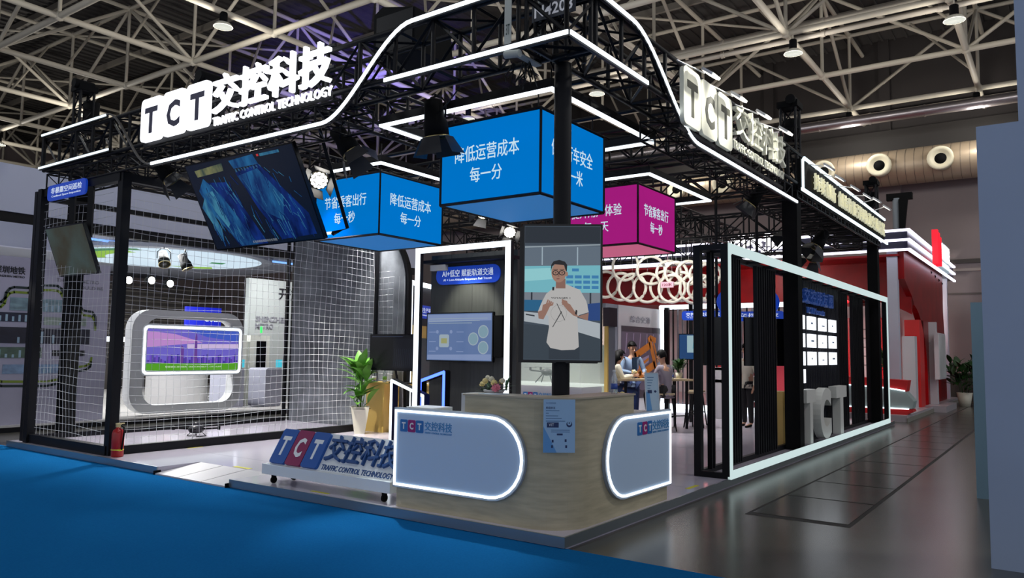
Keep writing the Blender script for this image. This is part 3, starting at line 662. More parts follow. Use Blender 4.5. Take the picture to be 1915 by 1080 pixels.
# ================================================================== portrait display with presenter on the column
dr = Vec((cos(radians(32.5)), sin(radians(32.5)), 0)); rt = Vec((0, 0, 1)).cross(-dr).normalized()
def SCRF():
    o = Vec((.66, .46, 0))-dr*.16
    return Fr(o+rt*(-.362)+Vec((0, 0, 1.515)), rt, (0, 0, 1))
FS = SCRF()
def art_man(m, fr, w, h):
    e = em; K = w/.84; kk = h/1.47
    def Q(c, P, lv): m.use(c).flat([(x_*w, y_*h) for x_, y_ in P], .0022+lv*.0004, fr)
    Q(e('ceil', (24, 34, 44), .8), [(.03, .86), (.97, .86), (.97, .98), (.03, .98)], 1)
    Q(e('wallp', (96, 110, 124), .8), [(.03, .66), (.97, .66), (.97, .84), (.03, .84)], 1)
    Q(e('strip', (140, 152, 160), .9), [(.03, .825), (.97, .845), (.97, .855), (.03, .835)], 2)
    for x_ in (.24, .68): Q(e('post', (160, 178, 190), .8), [(x_, .7), (x_+.015, .7), (x_+.015, .83), (x_, .83)], 2)
    Q(e('vwall', (110, 178, 190), .9), [(.03, .50), (.97, .50), (.97, .70), (.03, .69)], 3)
    Q(e('vwall2', (140, 200, 205), .9), [(.03, .58), (.45, .6), (.45, .68), (.03, .67)], 4)
    for r_ in range(4):
        for c_ in range(4 if r_ else 1):
            x_ = .55+c_*.105 if r_ else .62; y_ = .528+(3-r_)*.038+(.012 if not r_ else 0); Q(e('tile', (50, 120, 170), .9), [(x_, y_), (x_+.085, y_), (x_+.085, y_+.022), (x_, y_+.022)], 4)
    Q(e('mid', (120, 128, 138), .8), [(.03, .40), (.97, .40), (.97, .50), (.03, .50)], 1)
    for x_ in (.11, .84): Q(e('dk', (30, 40, 50), .8), [(x_, .40), (x_+.02, .40), (x_+.02, .5), (x_, .5)], 2)
    Q(e('mon', (20, 90, 130), .9), [(.03, .365), (.25, .365), (.25, .445), (.03, .445)], 3)
    Q(e('mon2', (22, 60, 120), .9), [(.82, .30), (.97, .30), (.97, .43), (.82, .42)], 3)
    Q(e('desk', (170, 178, 184), .85), [(.03, .29), (.5, .25), (.97, .17), (.97, .28), (.6, .33), (.03, .36)], 2)
    Q(e('floor_', (50, 62, 72), .8), [(.03, .02), (.97, .02), (.97, .18), (.5, .25), (.03, .27)], 1)
    Q(e('kb', (40, 44, 50), .8), [(.05, .335), (.16, .325), (.16, .335), (.05, .345)], 5)
    # trousers, shirt, arms
    Q(e('trous', (40, 50, 60), .8), [(.34, .02), (.72, .02), (.72, .11), (.34, .11)], 5)
    shirt = [(.31, .14), (.36, .10), (.5, .085), (.66, .09), (.71, .11), (.69, .33), (.72, .34), (.83, .36), (.8, .44), (.72, .52), (.55, .56), (.43, .55), (.30, .49), (.24, .42), (.20, .36), (.33, .33), (.34, .25)]
    Q(e('shirt', (182, 180, 178), .85), shirt, 6)
    Q(e('skin', (150, 112, 96), .8), [(.70, .33), (.83, .355), (.82, .30), (.64, .335), (.57, .37), (.52, .405), (.49, .43), (.53, .435), (.6, .415), (.64, .38)], 7)
    Q(e('skin', (1, 1, 1)), [(.20, .36), (.21, .31), (.27, .305), (.31, .35), (.35, .40), (.38, .405), (.36, .43), (.31, .42), (.26, .41), (.25, .37)], 7)
    for a in range(4):
        Q(e('skin', (1, 1, 1)), [(.29+a*.025, .405), (.31+a*.025, .405), (.335+a*.02, .445-a*.006), (.32+a*.02, .45-a*.006)], 8)
        Q(e('skin', (1, 1, 1)), [(.50+a*.02, .41), (.52+a*.02, .41), (.51+a*.016, .455-a*.004), (.495+a*.016, .45-a*.004)], 8)
    Q(e('watch', (30, 26, 26), .8), [(.66, .345), (.685, .34), (.69, .37), (.67, .378)], 9)
    # head
    Q(e('neck', (138, 100, 86), .8), [(.42, .53), (.54, .53), (.54, .6), (.42, .6)], 7)
    Q(e('face', (158, 120, 102), .85), [(x_, y_) for x_, y_ in ell(.455, .645, .092, .072, 24)], 8)
    Q(e('face', (1, 1, 1)), ell(.555, .635, .015, .018, 10), 8)
    Q(e('hair', (16, 14, 16), .8), [(.355, .65), (.36, .70), (.39, .727), (.46, .737), (.53, .725), (.56, .70), (.555, .65), (.535, .67), (.52, .70), (.40, .705), (.375, .69)], 9)
    for cx in (.415, .495):
        ringband([(x_*w, y_*h) for x_, y_ in ell(cx, .643, .040, .019, 14)], [(x_*w, y_*h) for x_, y_ in ell(cx, .643, .029, .0125, 14)], .0064, .0068, fr, m.use(e('hair', (1, 1, 1))))
        Q(e('hair', (1, 1, 1)), ell(cx+.002, .643, .011, .004, 8), 10)
        Q(e('hair', (1, 1, 1)), [(cx-.03, .663), (cx+.03, .665), (cx+.028, .669), (cx-.028, .667)], 10)
    Q(e('mouth', (118, 66, 62), .8), ell(.447, .6, .022, .004, 10), 10); Q(e('nose', (138, 100, 84), .8), [(.44, .615), (.465, .615), (.458, .64), (.45, .64)], 9)
    Q(e('hair', (1, 1, 1)), [(.375, .515), (.4, .515), (.402, .54), (.377, .54)], 10)
    text('VOYAGER 1', (.36*w, .455*h, .6*w, .467*h), fr, e('hair', (1, 1, 1)), depth=.0006, bold=.02, w0=.0052, mb=m)
    for P in ([(.38, .25), (.39, .25), (.5, .36), (.49, .365)], [(.53, .30), (.54, .30), (.44, .42), (.43, .42)]): Q(e('printd', (60, 60, 60), .8), P, 10)
    ringband([(x_*w, y_*h) for x_, y_ in ell(.46, .35, .1, .06, 20)], [(x_*w, y_*h) for x_, y_ in ell(.46, .35, .097, .058, 20)], .006, .0062, fr, m.use(e('printl', (140, 140, 138), .8)))
t = display('portrait_display', FS, .735, 1.265, em('back', (60, 72, 84), .8), 'portrait display on the corner column showing a presenter in a white T-shirt', dep=.05, art=art_man)
MB(BLKM).box((.2, .4, -.1), (.5, .9, -.05), FS).build('wall_bracket', t)
MB(BLKG).box((-.03, -.01, -.13), (.70, 1.25, -.09), FS).build('second_housing', t)
# ================================================================== spotlights with barn doors
PARL = glow('par_lens', (255, 250, 240), 12); PARO = mat('par_lens_off', (60, 60, 58), .15, .3); CHR = mat('gold_ring', (190, 172, 120), .3, .8)
def par(x, y, z, aim, label, on=False, power=0, cone=40, col=(1, .97, .92), s=1.0, ztop=None, group='stage spotlights on the truss', barn=True):
    p = Vec((x, y, z)); d = (Vec(aim)-p).normalized()
    side = d.cross(Vec((0, 0, 1))); side = side.normalized() if side.length > .1 else Vec((0, 1, 0)); up = side.cross(d)
    f = Fr(p, side, up)          # normal = side x up = ... points along -d or d
    sg = 1 if f.n.dot(d) > 0 else -1
    t = thing('stage_spotlight', label, 'spotlight', tuple(p), group)
    L = .30*s; r = .10*s
    MB(BLKM).lathe([(.04*s, -L*sg), (.075*s, -L*.95*sg), (.08*s, -L*.5*sg), (r, -L*.35*sg), (r, 0)], n=18, fr=f).build('lamp_body', t)
    MB(CHR).lathe([(r, -.004*sg), (r*1.07, .0), (r*1.07, .012*sg), (r*.98, .012*sg)], n=20, fr=f, cap=False).build('front_ring', t)
    if on:
        m = MB(PARL)
        for k in range(19):
            rr_ = 0 if k == 0 else (.4 if k < 7 else .8); a = k*pi/3 if k < 7 else k*pi/6
            q0 = f(r*rr_*cos(a), r*rr_*sin(a), 0); m.lathe([(0, .008*sg), (r*.2, .006*sg)], (r*rr_*cos(a), r*rr_*sin(a), 0), 8, f)
        m.build('led_lens', t)
    else: MB(PARO).lathe([(0, .004*sg), (r*.95, .002*sg)], n=18, fr=f).build('lens', t)
    if barn:
        for k in range(4):
            a = k*pi/2+.3; cu, cv = cos(a), sin(a); tu, tv = -sin(a), cos(a); r0 = r*1.05; r1 = r*1.75; wd = r*.75; w2 = r*1.15
            pts = [f(cu*r0+tu*wd, cv*r0+tv*wd, .01*sg), f(cu*r0-tu*wd, cv*r0-tv*wd, .01*sg), f(cu*r1-tu*w2, cv*r1-tv*w2, r*1.5*sg), f(cu*r1+tu*w2, cv*r1+tv*w2, r*1.5*sg)]
            off = (f(cu, cv, 0)-f(0, 0, 0))*.003
            MB(mat('barn_metal', (26, 28, 34), .5)).add(pts+[v+off for v in pts], [(0, 1, 2, 3), (7, 6, 5, 4), (0, 1, 5, 4), (1, 2, 6, 5), (2, 3, 7, 6), (3, 0, 4, 7)]).build('barn_door', t)
    hz = (ztop or 4.38); mid = p-d*L*.45
    a = mid+side*r*1.15; b = mid-side*r*1.15; top = Vec((mid.x, mid.y, mid.z+r*1.9))
    MB(BLK).path([a, a+Vec((0, 0, r*1.2)), top+side*r*.5, top-side*r*.5, b+Vec((0, 0, r*1.2)), b], .009*s, 5).build('yoke', t)
    MB(BLK).tube(top, (top.x, top.y, max(hz, top.z+.02)), .014*s, 6).build('clamp', t)
    if on or power:
        lamp('stage_light', 'SPOT', tuple(p+d*.05), power, col, .08, aim, radians(cone), .5)
    return t
par(.75, 2.12, 3.92, (1.0, 2.1, 2.6), 'black spotlight hanging left of the front blue box', s=1.35)
par(.70, 3.38, 3.9, (1.0, 2.7, 2.9), 'black spotlight hanging where the light line starts to rise', s=1.25)
par(1.35, 4.72, 3.86, (-1.5, 1.5, 2.0), 'switched on spotlight right of the tilted display facing the camera', True, 25, 50, s=1.15)
par(.45, 6.75, 3.95, (.8, 6.1, 3.2), 'black spotlight between the cage corner and the tilted display', s=1.2)
par(3.6, 3.685, 3.66, (-.2, 3.0, .1), 'lit spotlight aimed at the front, behind the front box', True, 130, 34, s=.9)
par(4.25, 3.64, 3.46, (1.4, 1.6, 1.6), 'lit spotlight seen below the front box corner', True, 4, 40, s=.9)
par(2.9, 3.7, 3.9, (3.9, 4.1, 2.6), 'dark spotlight aimed at the black display board', False, 50, 70, s=.9)
par(9.6, .9, 3.9, (8, 2, 1), 'left one of the dark spotlights under the far banner', s=1.3)
par(10.4, .6, 3.75, (9, 2, 1), 'middle one of the dark spotlights under the far banner', s=1.3)
par(11.8, 1.03, 3.7, (10, 2, 1), 'right one of the dark spotlights under the far banner', s=1.4)
par(6.6, .64, 4.0, (6, 3, 1), 'dark spotlight left of the tall tower under the side sign', s=1.1)
# light that falls on stand goods, carpet and floor
lamp('cart_light', 'SPOT', (1.0, 3.3, 4.0), 700, (.92, 1, 1), .05, (-.5, 1.3, 0), radians(34), .7)
lamp('plant_light', 'SPOT', (2.7, 6.75, 4.0), 1100, (1, .97, .86), .05, (4.8, 7.1, .6), radians(34), .4)
lamp('beam_light', 'SPOT', (1.2, 5.2, 4.2), 120, (.95, 1, 1), .06, (-1.3, 8.2, 0), radians(13), .5)
lamp('blue_wash', 'SPOT', (7, 9, 4.6), 15000, (.16, .12, 1), .1, (21, 24, 14), radians(46), .9)
for x, y, pw, cn in ((2.5, 2.6, 120, 50), (2.0, 5.6, 420, 84), (5.5, 4.5, 560, 84), (8.5, 4.2, 560, 84), (9, 2.4, 160, 60), (12, 4, 500, 84), (12, 8, 500, 90), (2.4, 8.8, 900, 100), (5.0, 7.4, 500, 80)):
    lamp('booth_fill', 'SPOT', (x, y, 4.05), pw, (1, .98, .95), .15, (x, y, 0), radians(cn), .6)  # added fill spots without fixtures, making up for the dimmed light lines
# ================================================================== letter cart
BL2 = mat('cart_blue', (22, 84, 165), .4); MG2 = mat('cart_magenta', (136, 30, 84), .4); WH2 = mat('cart_white', (226, 232, 236), .45); TX2 = mat('cart_text', (24, 74, 135), .45)
K = thing('letter_cart', 'wheeled white stand with blue and magenta letter logo beside the counter', 'sign', (.35, 3.1, .1))
bx((.12, 2.08, .2), (.5, 4.07, .31), WH2, 'base_box', K)
FC = Fr((.17, 4.02, .312), (0, -1, 0), (.22, 0, .36))
MB(WH2).poly([(.02, 0), (1.92, 0), (1.92, .43), (.02, .43)], -.03, -.0, FC).build('back_board', K)
for i, (ch, c) in enumerate((('T', BL2), ('C', MG2), ('T', BL2))):
    p = MB(c).poly(rrect(.03+i*.265, .005, .285+i*.265, .42, .03, 4), .0, .035, FC).build('letter_tile', K)
    text(ch, (.09+i*.265, .1, .225+i*.265, .33), FC, WH2, 'raised_letter', p, .004, bold=.03, w0=.035)
for i, ch in enumerate('交控科技'): text(ch, (.86+i*.265, .12, 1.105+i*.265, .405), FC, TX2, 'character', K, .03, bold=.015, w0=0)
text('TRAFFIC CONTROL TECHNOLOGY', (.86, .015, 1.91, .075), FC, TX2, 'small_lettering', K, .006, bold=.01, w0=0)
for x, y in ((.17, 3.92), (.17, 2.2), (.45, 3.92), (.45, 2.2)):
    c = MB(BLKM).tube((x, y-.012, .14), (x, y+.012, .14), .038, 14).build('caster', K)
    MB(BLKM).box((x-.02, y-.018, .15), (x+.02, y+.018, .2)).build('fork', c)
# ================================================================== potted plant, cabinet, monitor, bottles
POTM = mat('pot_cream', (214, 210, 190), .5); LEAF = mat('leaf_green', (92, 150, 50), .45, noise=.4, nscale=7); LEAFD = mat('leaf_dark', (40, 82, 34), .5, noise=.4, nscale=7); SOIL = mat('soil', (50, 38, 28), .9)
def leaf(m, base, yaw, tilt, L, W_, bend=.5):
    """a curved leaf blade with a folded mid rib"""
    n = 5; P = []; base = Vec(base)
    for i in range(n+1):
        t_ = i/n; wv = W_*sin(pi*min(1, t_*.92+.08))*(1-.2*t_); el = tilt-bend*t_
        r_ = L*t_; x_ = r_*cos(el); z_ = r_*sin(tilt-bend*t_*.5)
        c_ = base+Vec((x_*cos(yaw), x_*sin(yaw), z_)); s_ = Vec((-sin(yaw), cos(yaw), 0))*wv
        P += [c_-s_+Vec((0, 0, wv*.35)), c_, c_+s_+Vec((0, 0, wv*.35))]
    fs = []
    for i in range(n): a = i*3; fs += [(a, a+1, a+4, a+3), (a+1, a+2, a+5, a+4)]
    m.add(P, fs, True)
def plant(name, x, y, z, pot, h, label, potm, lm, n=22, L=.3, W_=.06, spread=.1, seed=1, square=True, r0=.1, r1=.17):
    rn = random.Random(seed); t = thing(name, label, 'plant', (x, y, z))
    prof = [(r0, 0), (r1, pot), (r1*.88, pot), (r1*.85, pot-.05)]
    MB(potm).lathe(prof, (x, y, z), 4 if square else 20, smooth=not square).build('pot', t)
    MB(SOIL).lathe([(0, pot-.04), (r1*.84, pot-.04)], (x, y, z), 12).build('soil', t)
    st = MB(lm)
    for k in range(n):
        a = rn.uniform(0, 2*pi); hh = pot+(h-pot-L*.6)*rn.random()**.8*(.95); o = Vec((x+rn.uniform(-spread, spread), y+rn.uniform(-spread, spread), z+hh))
        tl = rn.uniform(.3, 1.3) if hh < pot+(h-pot)*.4 else rn.uniform(.8, 1.5)
        if k < 12: st.path([(x+(o.x-x)*.3, y+(o.y-y)*.3, z+pot-.04), (x+(o.x-x)*.6, y+(o.y-y)*.6, z+(pot+hh)/2), o], .007, 5)
        lf = MB(lm); leaf(lf, o, a, tl, L*rn.uniform(.7, 1.15), W_*rn.uniform(.8, 1.2), rn.uniform(.3, .9)); lf.build('leaf', t)
    st.build('stem', t); return t
plant('potted_plant', 4.5, 7.1, .1, .48, 1.45, 'large leafed green plant in a tall cream pot beside the yellow cabinet', POTM, LEAF, 46, .42, .085, .1, 5, True, .13, .23)
YEL = mat('cabinet_yellow', (205, 172, 92), .5, noise=.08, nscale=4)
t = thing('side_cabinet', 'honey yellow wooden cabinet behind the potted plant', 'cabinet', (5, 7, .1))
bx((4.85, 6.86, .1), (5.25, 7.32, .98), YEL, 'carcass', t); bx((4.83, 5.9, .98), (5.27, 7.34, 1.01), YEL, 'worktop', t); bx((4.9, 5.95, .1), (5.25, 6.0, .98), YEL, 'side_panel', t)
bx((4.848, 6.9, .14), (4.85, 7.28, .94), mat('cabinet_yellow', (1, 1, 1)), 'door', t)
def art_dark(m, fr, w, h):
    q(m, fr, em('dk1', (14, 16, 24), .8), [(w*.52, .05), (w-.03, .05), (w-.03, h-.08), (w*.52, h-.08)])
    for k in range(10): u = w*.54+k*w*.042; q(m, fr, em('dk2', (34, 38, 50), .8), [(u, .08), (u+.01, .08), (u+.03, h*.6), (u+.02, h*.6)], .0036)
    q(m, fr, em('dk3', (40, 46, 66), .8), [(.05, h-.05), (w-.3, h-.05), (w-.3, h-.035), (.05, h-.035)])
MT = display('desk_monitor', FX(4.62, 7.02, 1.24), 1.12, .65, em('off', (4, 5, 9), .8), 'dark wide monitor on a stand above the yellow cabinet', art=art_dark)
MB(BLK).tube((4.7, 6.45, 1.3), (4.78, 6.45, 1.01), .025, 6).box((4.7, 6.2, 1.01), (4.95, 6.6, 1.03)).build('monitor_stand', MT)
BOT = mat('bottle_plastic', (190, 205, 210), .1, trans=.85, alpha=.6); BLAB = mat('bottle_label', (50, 80, 160), .5)
def bottle(x, y, z, label, lm, cap, s=1, group='water bottles'):
    t = thing('water_bottle', label, 'bottle', (x, y, z), group)
    MB(BOT).lathe([(.028*s, 0), (.032*s, .01), (.032*s, .13*s), (.014*s, .18*s), (.013*s, .2*s)], (x, y, z), 14).build('bottle_body', t)
    MB(lm).lathe([(.0328*s, .04*s), (.0328*s, .09*s)], (x, y, z), 14).build('label_band', t)
    MB(cap).lathe([(.015*s, .195*s), (.015*s, .215*s), (0, .216*s)], (x, y, z), 10).build('cap', t)
CAPB = mat('cap_white', (220, 225, 230), .4); CAPG = mat('cap_green', (110, 170, 60), .4)
bottle(4.95, 7.22, 1.01, 'clear bottle at the left end of the yellow cabinet', WHT, CAPB, 1.15); bottle(4.95, 6.95, 1.01, 'bottle with green cap on the yellow cabinet under the monitor', CAPG, CAPG, 1.2)
bottle(1.22, .2, 1.215, 'clear bottle with blue label at the right end of the raised counter shelf', BLAB, CAPB, 1.05)
t = thing('white_tray', 'small white tray with papers on the yellow cabinet top', 'tray', (5, 6.1, 1.01)); bx((4.92, 5.98, 1.01), (5.15, 6.3, 1.025), WHT, 'tray_base', t); bx((4.94, 6.0, 1.025), (5.12, 6.2, 1.03), WGL, 'paper', t)
# podium light frames
LEDB = glow('led_blue', (60, 90, 255), 5)
def lightframe(x, pts, m_, label, dep=.16):
    f = FX(x); t = thing('slanted_light_frame', label, 'light frame', tuple(f(pts[0][0], pts[0][1], 0)))
    MB(BLK).ribbon(pts, .055, .12, Fr(f(0, 0, -.12), f.r, f.u)).build('frame_bar', t); MB(m_).ribbon(pts, .045, .008, f).build('light_strip', t)
lightframe(3.37, [(-5.24, .1), (-5.24, 1.13), (-4.58, .92), (-4.58, .1)], LED, 'white slanted light frame left of the counter')
lightframe(3.66, [(-4.90, .1), (-4.90, 1.13), (-4.42, 1.28), (-4.42, .1)], LEDB, 'blue glowing slanted light frame behind the counter')
tag(bx((3.75, 4.95, .1), (4.1, 5.22, .56), mat('pink_box', (190, 40, 110), .5), 'storage_box'), 'pink box on the floor behind the white slanted frame', 'box')
# things on the counter
t = thing('laptop_riser', 'pale grey flat box on the left end of the counter', 'box', (.35, 1.75, 1.0)); bx((.2, 1.62, 1.0), (.5, 1.96, 1.04), mat('riser_grey', (170, 176, 176), .5), 'box_body', t); bx((.2, 1.62, 1.042), (.5, 1.96, 1.05), WHT, 'lid', t)
PET = [mat('petal_cream', (226, 206, 140), .6), mat('petal_white', (220, 214, 190), .6), mat('petal_pink', (222, 130, 150), .6)]
def flower(m, c, r, n=8, tilt=None):
    c = Vec(c); d = (tilt or Vec((-.6, -.3, .7))).normalized(); a = d.orthogonal().normalized(); b = d.cross(a)
    for ring in range(2):
        for k in range(n):
            th = 2*pi*k/n+ring*.3; u = a*cos(th)+b*sin(th); v = d.cross(u); rr_ = r*(1-ring*.4); h_ = r*(.15+ring*.35)
            m.add([c, c+u*rr_*.6+v*rr_*.35+d*h_*.5, c+u*rr_+d*h_, c+u*rr_*.6-v*rr_*.35+d*h_*.5], [(0, 1, 2, 3)], False)
    m.ball(c+d*r*.25, r*.22, 6)
t = thing('flower_arrangement', 'low arrangement of cream roses and a pink gerbera on the raised shelf', 'flowers', (.42, 1.05, 1.215))
MB(WHT).lathe([(.09, 0), (.11, .03), (.1, .03)], (.42, 1.05, 1.215), 16).build('dish', t)
rn = random.Random(9); g = MB(LEAFD)
for k in range(46):
    a = rn.uniform(0, 2*pi); leaf(g, (.42+rn.uniform(-.08, .08), 1.05+rn.uniform(-.12, .12), 1.235), a if k > 12 else (-1.57 if k % 2 else 1.57)+rn.uniform(-.4, .4), rn.uniform(.1, 1.1), rn.uniform(.08, .2), .014, .5)
g.build('foliage', t)
for k, (dx, dy, dz, c, r) in enumerate(((0, .14, .07, 0, .032), (-.05, .07, .1, 0, .036), (0, .03, .12, 1, .034), (-.04, -.03, .09, 0, .036), (.03, .1, .13, 1, .03), (.04, -.06, .1, 0, .034), (-.09, -.09, .05, 2, .05), (0, -.1, .11, 1, .03))):
    f_ = MB(PET[c]); flower(f_, (.42+dx, 1.05+dy, 1.215+dz), r, 9, Vec((-.8, -.4, .5)) if c == 2 else None)
    if c < 2: f_.ball((.42+dx, 1.05+dy, 1.215+dz+.01), r*.75, 8)
    f_.build('flower_head', t)
t = thing('flower_vase', 'small glass vase with a pale yellow rose on the right part of the counter', 'flowers', (1.9, .42, 1.0))
MB(mat('vase_glass', (170, 180, 178), .08, trans=.7, alpha=.75)).box((1.85, .37, 1.0), (1.95, .47, 1.1)).build('vase', t)
g = MB(LEAFD)
for k in range(34): leaf(g, (1.9, .42, 1.09), rn.uniform(0, 6.28), rn.uniform(.2, 1.2), rn.uniform(.08, .16), .018, .5)
g.build('foliage', t)
for dx, dy, dz, r in ((-.03, .03, .08, .045), (-.02, .09, .08, .03), (.02, -.02, .07, .035)):
    f_ = MB(PET[0]); flower(f_, (1.9+dx, .42+dy, 1.08+dz), r, 9); f_.ball((1.9+dx, .42+dy, 1.09+dz), r*.75, 8); f_.build('flower_head', t)
fa = Fr((1.93, .20, 1.0), (.55, -.83, 0), (.32, .2, 1.0))
m = MB(mat('stand_sheet', (170, 195, 215), .5)).box((0, 0, 0), (.135, .42, .006), fa); m.use(PAP2).flat([(.005, .01), (.06, .01), (.04, .2), (.005, .22)], .007, fa)
for k in range(5): m.use(INKS).flat([(.02, .37-k*.03), (.09-.01*k, .37-k*.03), (.09-.01*k, .378-k*.03), (.02, .378-k*.03)], .0072, fa)
m.use(INK).flat([(.02, .2), (.065, .2), (.065, .235), (.02, .235)], .0072, fa).flat(ell(.1, .22, .013), .0072, fa)
m.use(WHT).box((-.006, 0, -.004), (0, .425, .01), fa).box((.135, 0, -.004), (.141, .425, .01), fa).box((-.006, .42, -.004), (.141, .426, .01), fa)
tag(m.build('sheet_stand'), 'tall leaning leaflet in a clear stand at the right end of the counter', 'sign')
t = thing('papers', 'loose white sheets on the raised counter shelf beside the flowers', 'paper', (.2, .95, 1.215)); 
for k in range(3): bx((.12+.01*k, .78+.012*k, 1.2152+k*.002), (.3+.01*k, 1.0+.012*k, 1.2166+k*.002), mat('sheet', (180, 190, 200), .6), 'sheet', t)
# cables and small rigging odds and ends
CAB = mat('cable_black', (14, 14, 16), .6)
t = thing('cable_bundle', 'tangled bundle of black cables with loose tie ends under the corner truss', 'cables', (.4, .75, 4.15))
m = MB(CAB); rc = random.Random(4)
for k in range(16):
    P = [(.35+rc.uniform(-.06, .1), .62+rc.uniform(0, .2), 4.33)]
    for j in range(4): P.append((P[-1][0]+rc.uniform(-.05, .05), P[-1][1]+rc.uniform(-.04, .04), P[-1][2]-rc.uniform(.03, .07)))
    m.path(P, .007, 4)
tag(m.build('cable', t), kind='stuff')
t = thing('tape_roll', 'grey white roll of sling webbing lying under the front truss beside the corner', 'tape', (.0, .55, 4.28)); MB(SL).tube((-.01, .66, 4.27), (-.01, .5, 4.25), .035, 12).build('roll', t)
for i, (a, b, c, lb) in enumerate((((.1, 5.2, 4.1), (.1, 3.2, 4.08), .12, 'loose black cable sagging below the front letter sign'), ((.5, 1.6, 4.3), (1.2, 3.2, 4.35), .2, 'black cable drooping behind the front light line'),
                                   ((6.8, .5, 4.3), (7.4, .9, 4.0), .25, 'black cable hanging off the tall tower top'), ((3.2, .4, 4.25), (5.6, .4, 4.28), .15, 'black cable sagging along the side truss'))):
    P = [Vec(a).lerp(Vec(b), k/12)-Vec((0, 0, c*sin(pi*k/12))) for k in range(13)]
    tag(MB(CAB).path(P, .008, 5).build('loose_cable'), lb, 'cable')
# ================================================================== lit portal and display board
t = thing('lit_portal_frame', 'tall white glowing rectangular portal frame behind the counter', 'light frame', (3.25, 3.75, .1))
for nm, a, b in (('left_leg', (3.2, 4.55, .1), (3.28, 4.62, 3.14)), ('right_leg', (3.2, 2.87, .1), (3.28, 2.94, 3.14)), ('top_beam', (3.2, 2.94, 3.07), (3.28, 4.55, 3.14))): bx(a, b, BLK, nm, t)
for nm, a, b in (('leg_light', (3.18, 4.545, .1), (3.2, 4.625, 3.145)), ('leg_light', (3.18, 2.865, .1), (3.2, 2.945, 3.145)), ('top_light', (3.18, 2.945, 3.065), (3.2, 4.545, 3.145))): bx(a, b, LED, nm, t)
BWD = mat('black_oak', (58, 60, 58), .6, noise=.35, nscale=2, stretch=(9, 9, .6))
t = thing('display_board', 'tall black wood grain board with blue pill sign and mounted screen', 'wall panel', (3.98, 4.1, .1))
for i in range(4): bx((3.92, 4.95-(i+1)*.425+.003, .1), (4.05, 4.95-i*.425, 3.13), BWD, 'board_panel', t)
bx((3.7, 3.25, 2.98), (4.1, 4.95, 3.03), BLK, 'top_bar', t); bx((3.72, 4.5, 2.86), (3.8, 4.8, 2.95), mat('box_grey', (150, 150, 150), .5), 'lamp_box', t)
board(FX(3.9, 4.83, 2.65), 1.27, .28, 'AI+低空 赋能轨道交通', 'AI + Low-Altitude Empowers Rail Transit', 'blue pill sign about low altitude AI on the black board', r=.13)
def art_slide(m, fr, w, h):
    A, B, C_ = em('s1', (84, 112, 170), .9), em('s2', (124, 142, 182), .9), em('s3', (150, 166, 178), .9)
    q(m, fr, B, [(.03, .03), (w-.03, .03), (w-.03, .12), (.03, .10)]); q(m, fr, B, [(.03, h-.15), (w-.03, h-.13), (w-.03, h-.03), (.03, h-.03)])
    q(m, fr, C_, rrect(.27, .22, .47, .42, .03), .0036); q(m, fr, em('s4', (150, 152, 100), .9), [(.31, .28), (.43, .28), (.43, .36), (.31, .36)], .004)
    for u, v in ((.23, .2), (.51, .2), (.23, .46), (.51, .46)): q(m, fr, B, ell(u, v, .028), .0036)
    for u, v in ((.95, .35), (1.14, .46), (1.14, .22)): q(m, fr, C_, ell(u, v, .1), .0036); q(m, fr, em('s5', (120, 150, 165), .9), ell(u, v, .085), .004)
    for k in range(3): q(m, fr, C_, [(.05, h-.1-k*.035), (w-.1-k*.15, h-.1-k*.035), (w-.1-k*.15, h-.092-k*.035), (.05, h-.092-k*.035)], .0036)
    for u in (.06, .06, .62): 
        for v in (.15, .3, .45): q(m, fr, B, [(u, v), (u+.14, v), (u+.14, v+.012), (u, v+.012)], .0036)
display('slide_screen', FX(3.8, 4.92, 1.44), 1.32, .76, em('slide', (92, 116, 162), .85), 'wide screen with a pale blue slide on the black board', art=art_slide)
tag(bx((3.78, 3.42, 1.52), (3.9, 3.57, 2.14), BLKM, 'equipment_box'), 'black box mounted right of the slide screen', 'box')
lamp('ring_fill', 'SPOT', (9.3, 3.6, 3.9), 120, (1, .97, .9), .1, (11, 3.9, 3.0), radians(100), .6)  # unseen spot added to brighten the white hoops
lamp('board_light', 'SPOT', (3.3, 4.15, 3.05), 110, (1, 1, .86), .05, (3.92, 4.1, 1.9), radians(75), .6)
# ================================================================== slanting divider wall behind
dA = Vec((5.52, 6.93, 0)); dB = Vec((12.6, 9.5, 0)); dd = (dB-dA).normalized(); FDv = Fr(dA+Vec((0, 0, .1)), dd, (0, 0, 1)); LD = (dB-dA).length
t = thing('divider_wall', 'dark divider wall with glowing white edge and yellow display niches', 'wall panel', tuple((dA+dB)/2+Vec((0, 0, .1))))
MB(mat('divider_dark', (34, 36, 44), .6)).box((0, 0, -.12), (LD, 2.83, -.02), FDv).build('wall_body', t)
MB(LED).box((0, 2.78, -.02), (LD, 2.86, .06), FDv).build('top_light', t); MB(LED).box((-.02, 0, -.02), (.07, 2.78, .06), FDv).build('side_light', t)
for k in range(6):
    u = .25+k*1.2
    n = MB(YEL).box((u, .75, -.02), (u+1.0, 2.0, 0), FDv).build('niche_panel', t)
    MB(em('niche', (30, 52, 58), .7)).box((u+.15, .95, 0), (u+.85, 1.75, .03), FDv).build('niche_screen', n)
def fdboard(u, v, w_, h_, cn, en, lb):
    board(Fr(FDv(u, v, .03), FDv.r, FDv.u), w_, h_, cn, en, lb, dep=.03, r=.01)
fdboard(.32, 2.15, 1.0, .26, '地铁生产平台', 'Railway Production Platform', 'blue sign about railway on the dark divider, seen left of the black board')
fdboard(6.0, 2.12, 1.25, .27, '运维服务平台', 'Operation and Service System', 'blue sign ending in platform, seen right of the glowing portal')
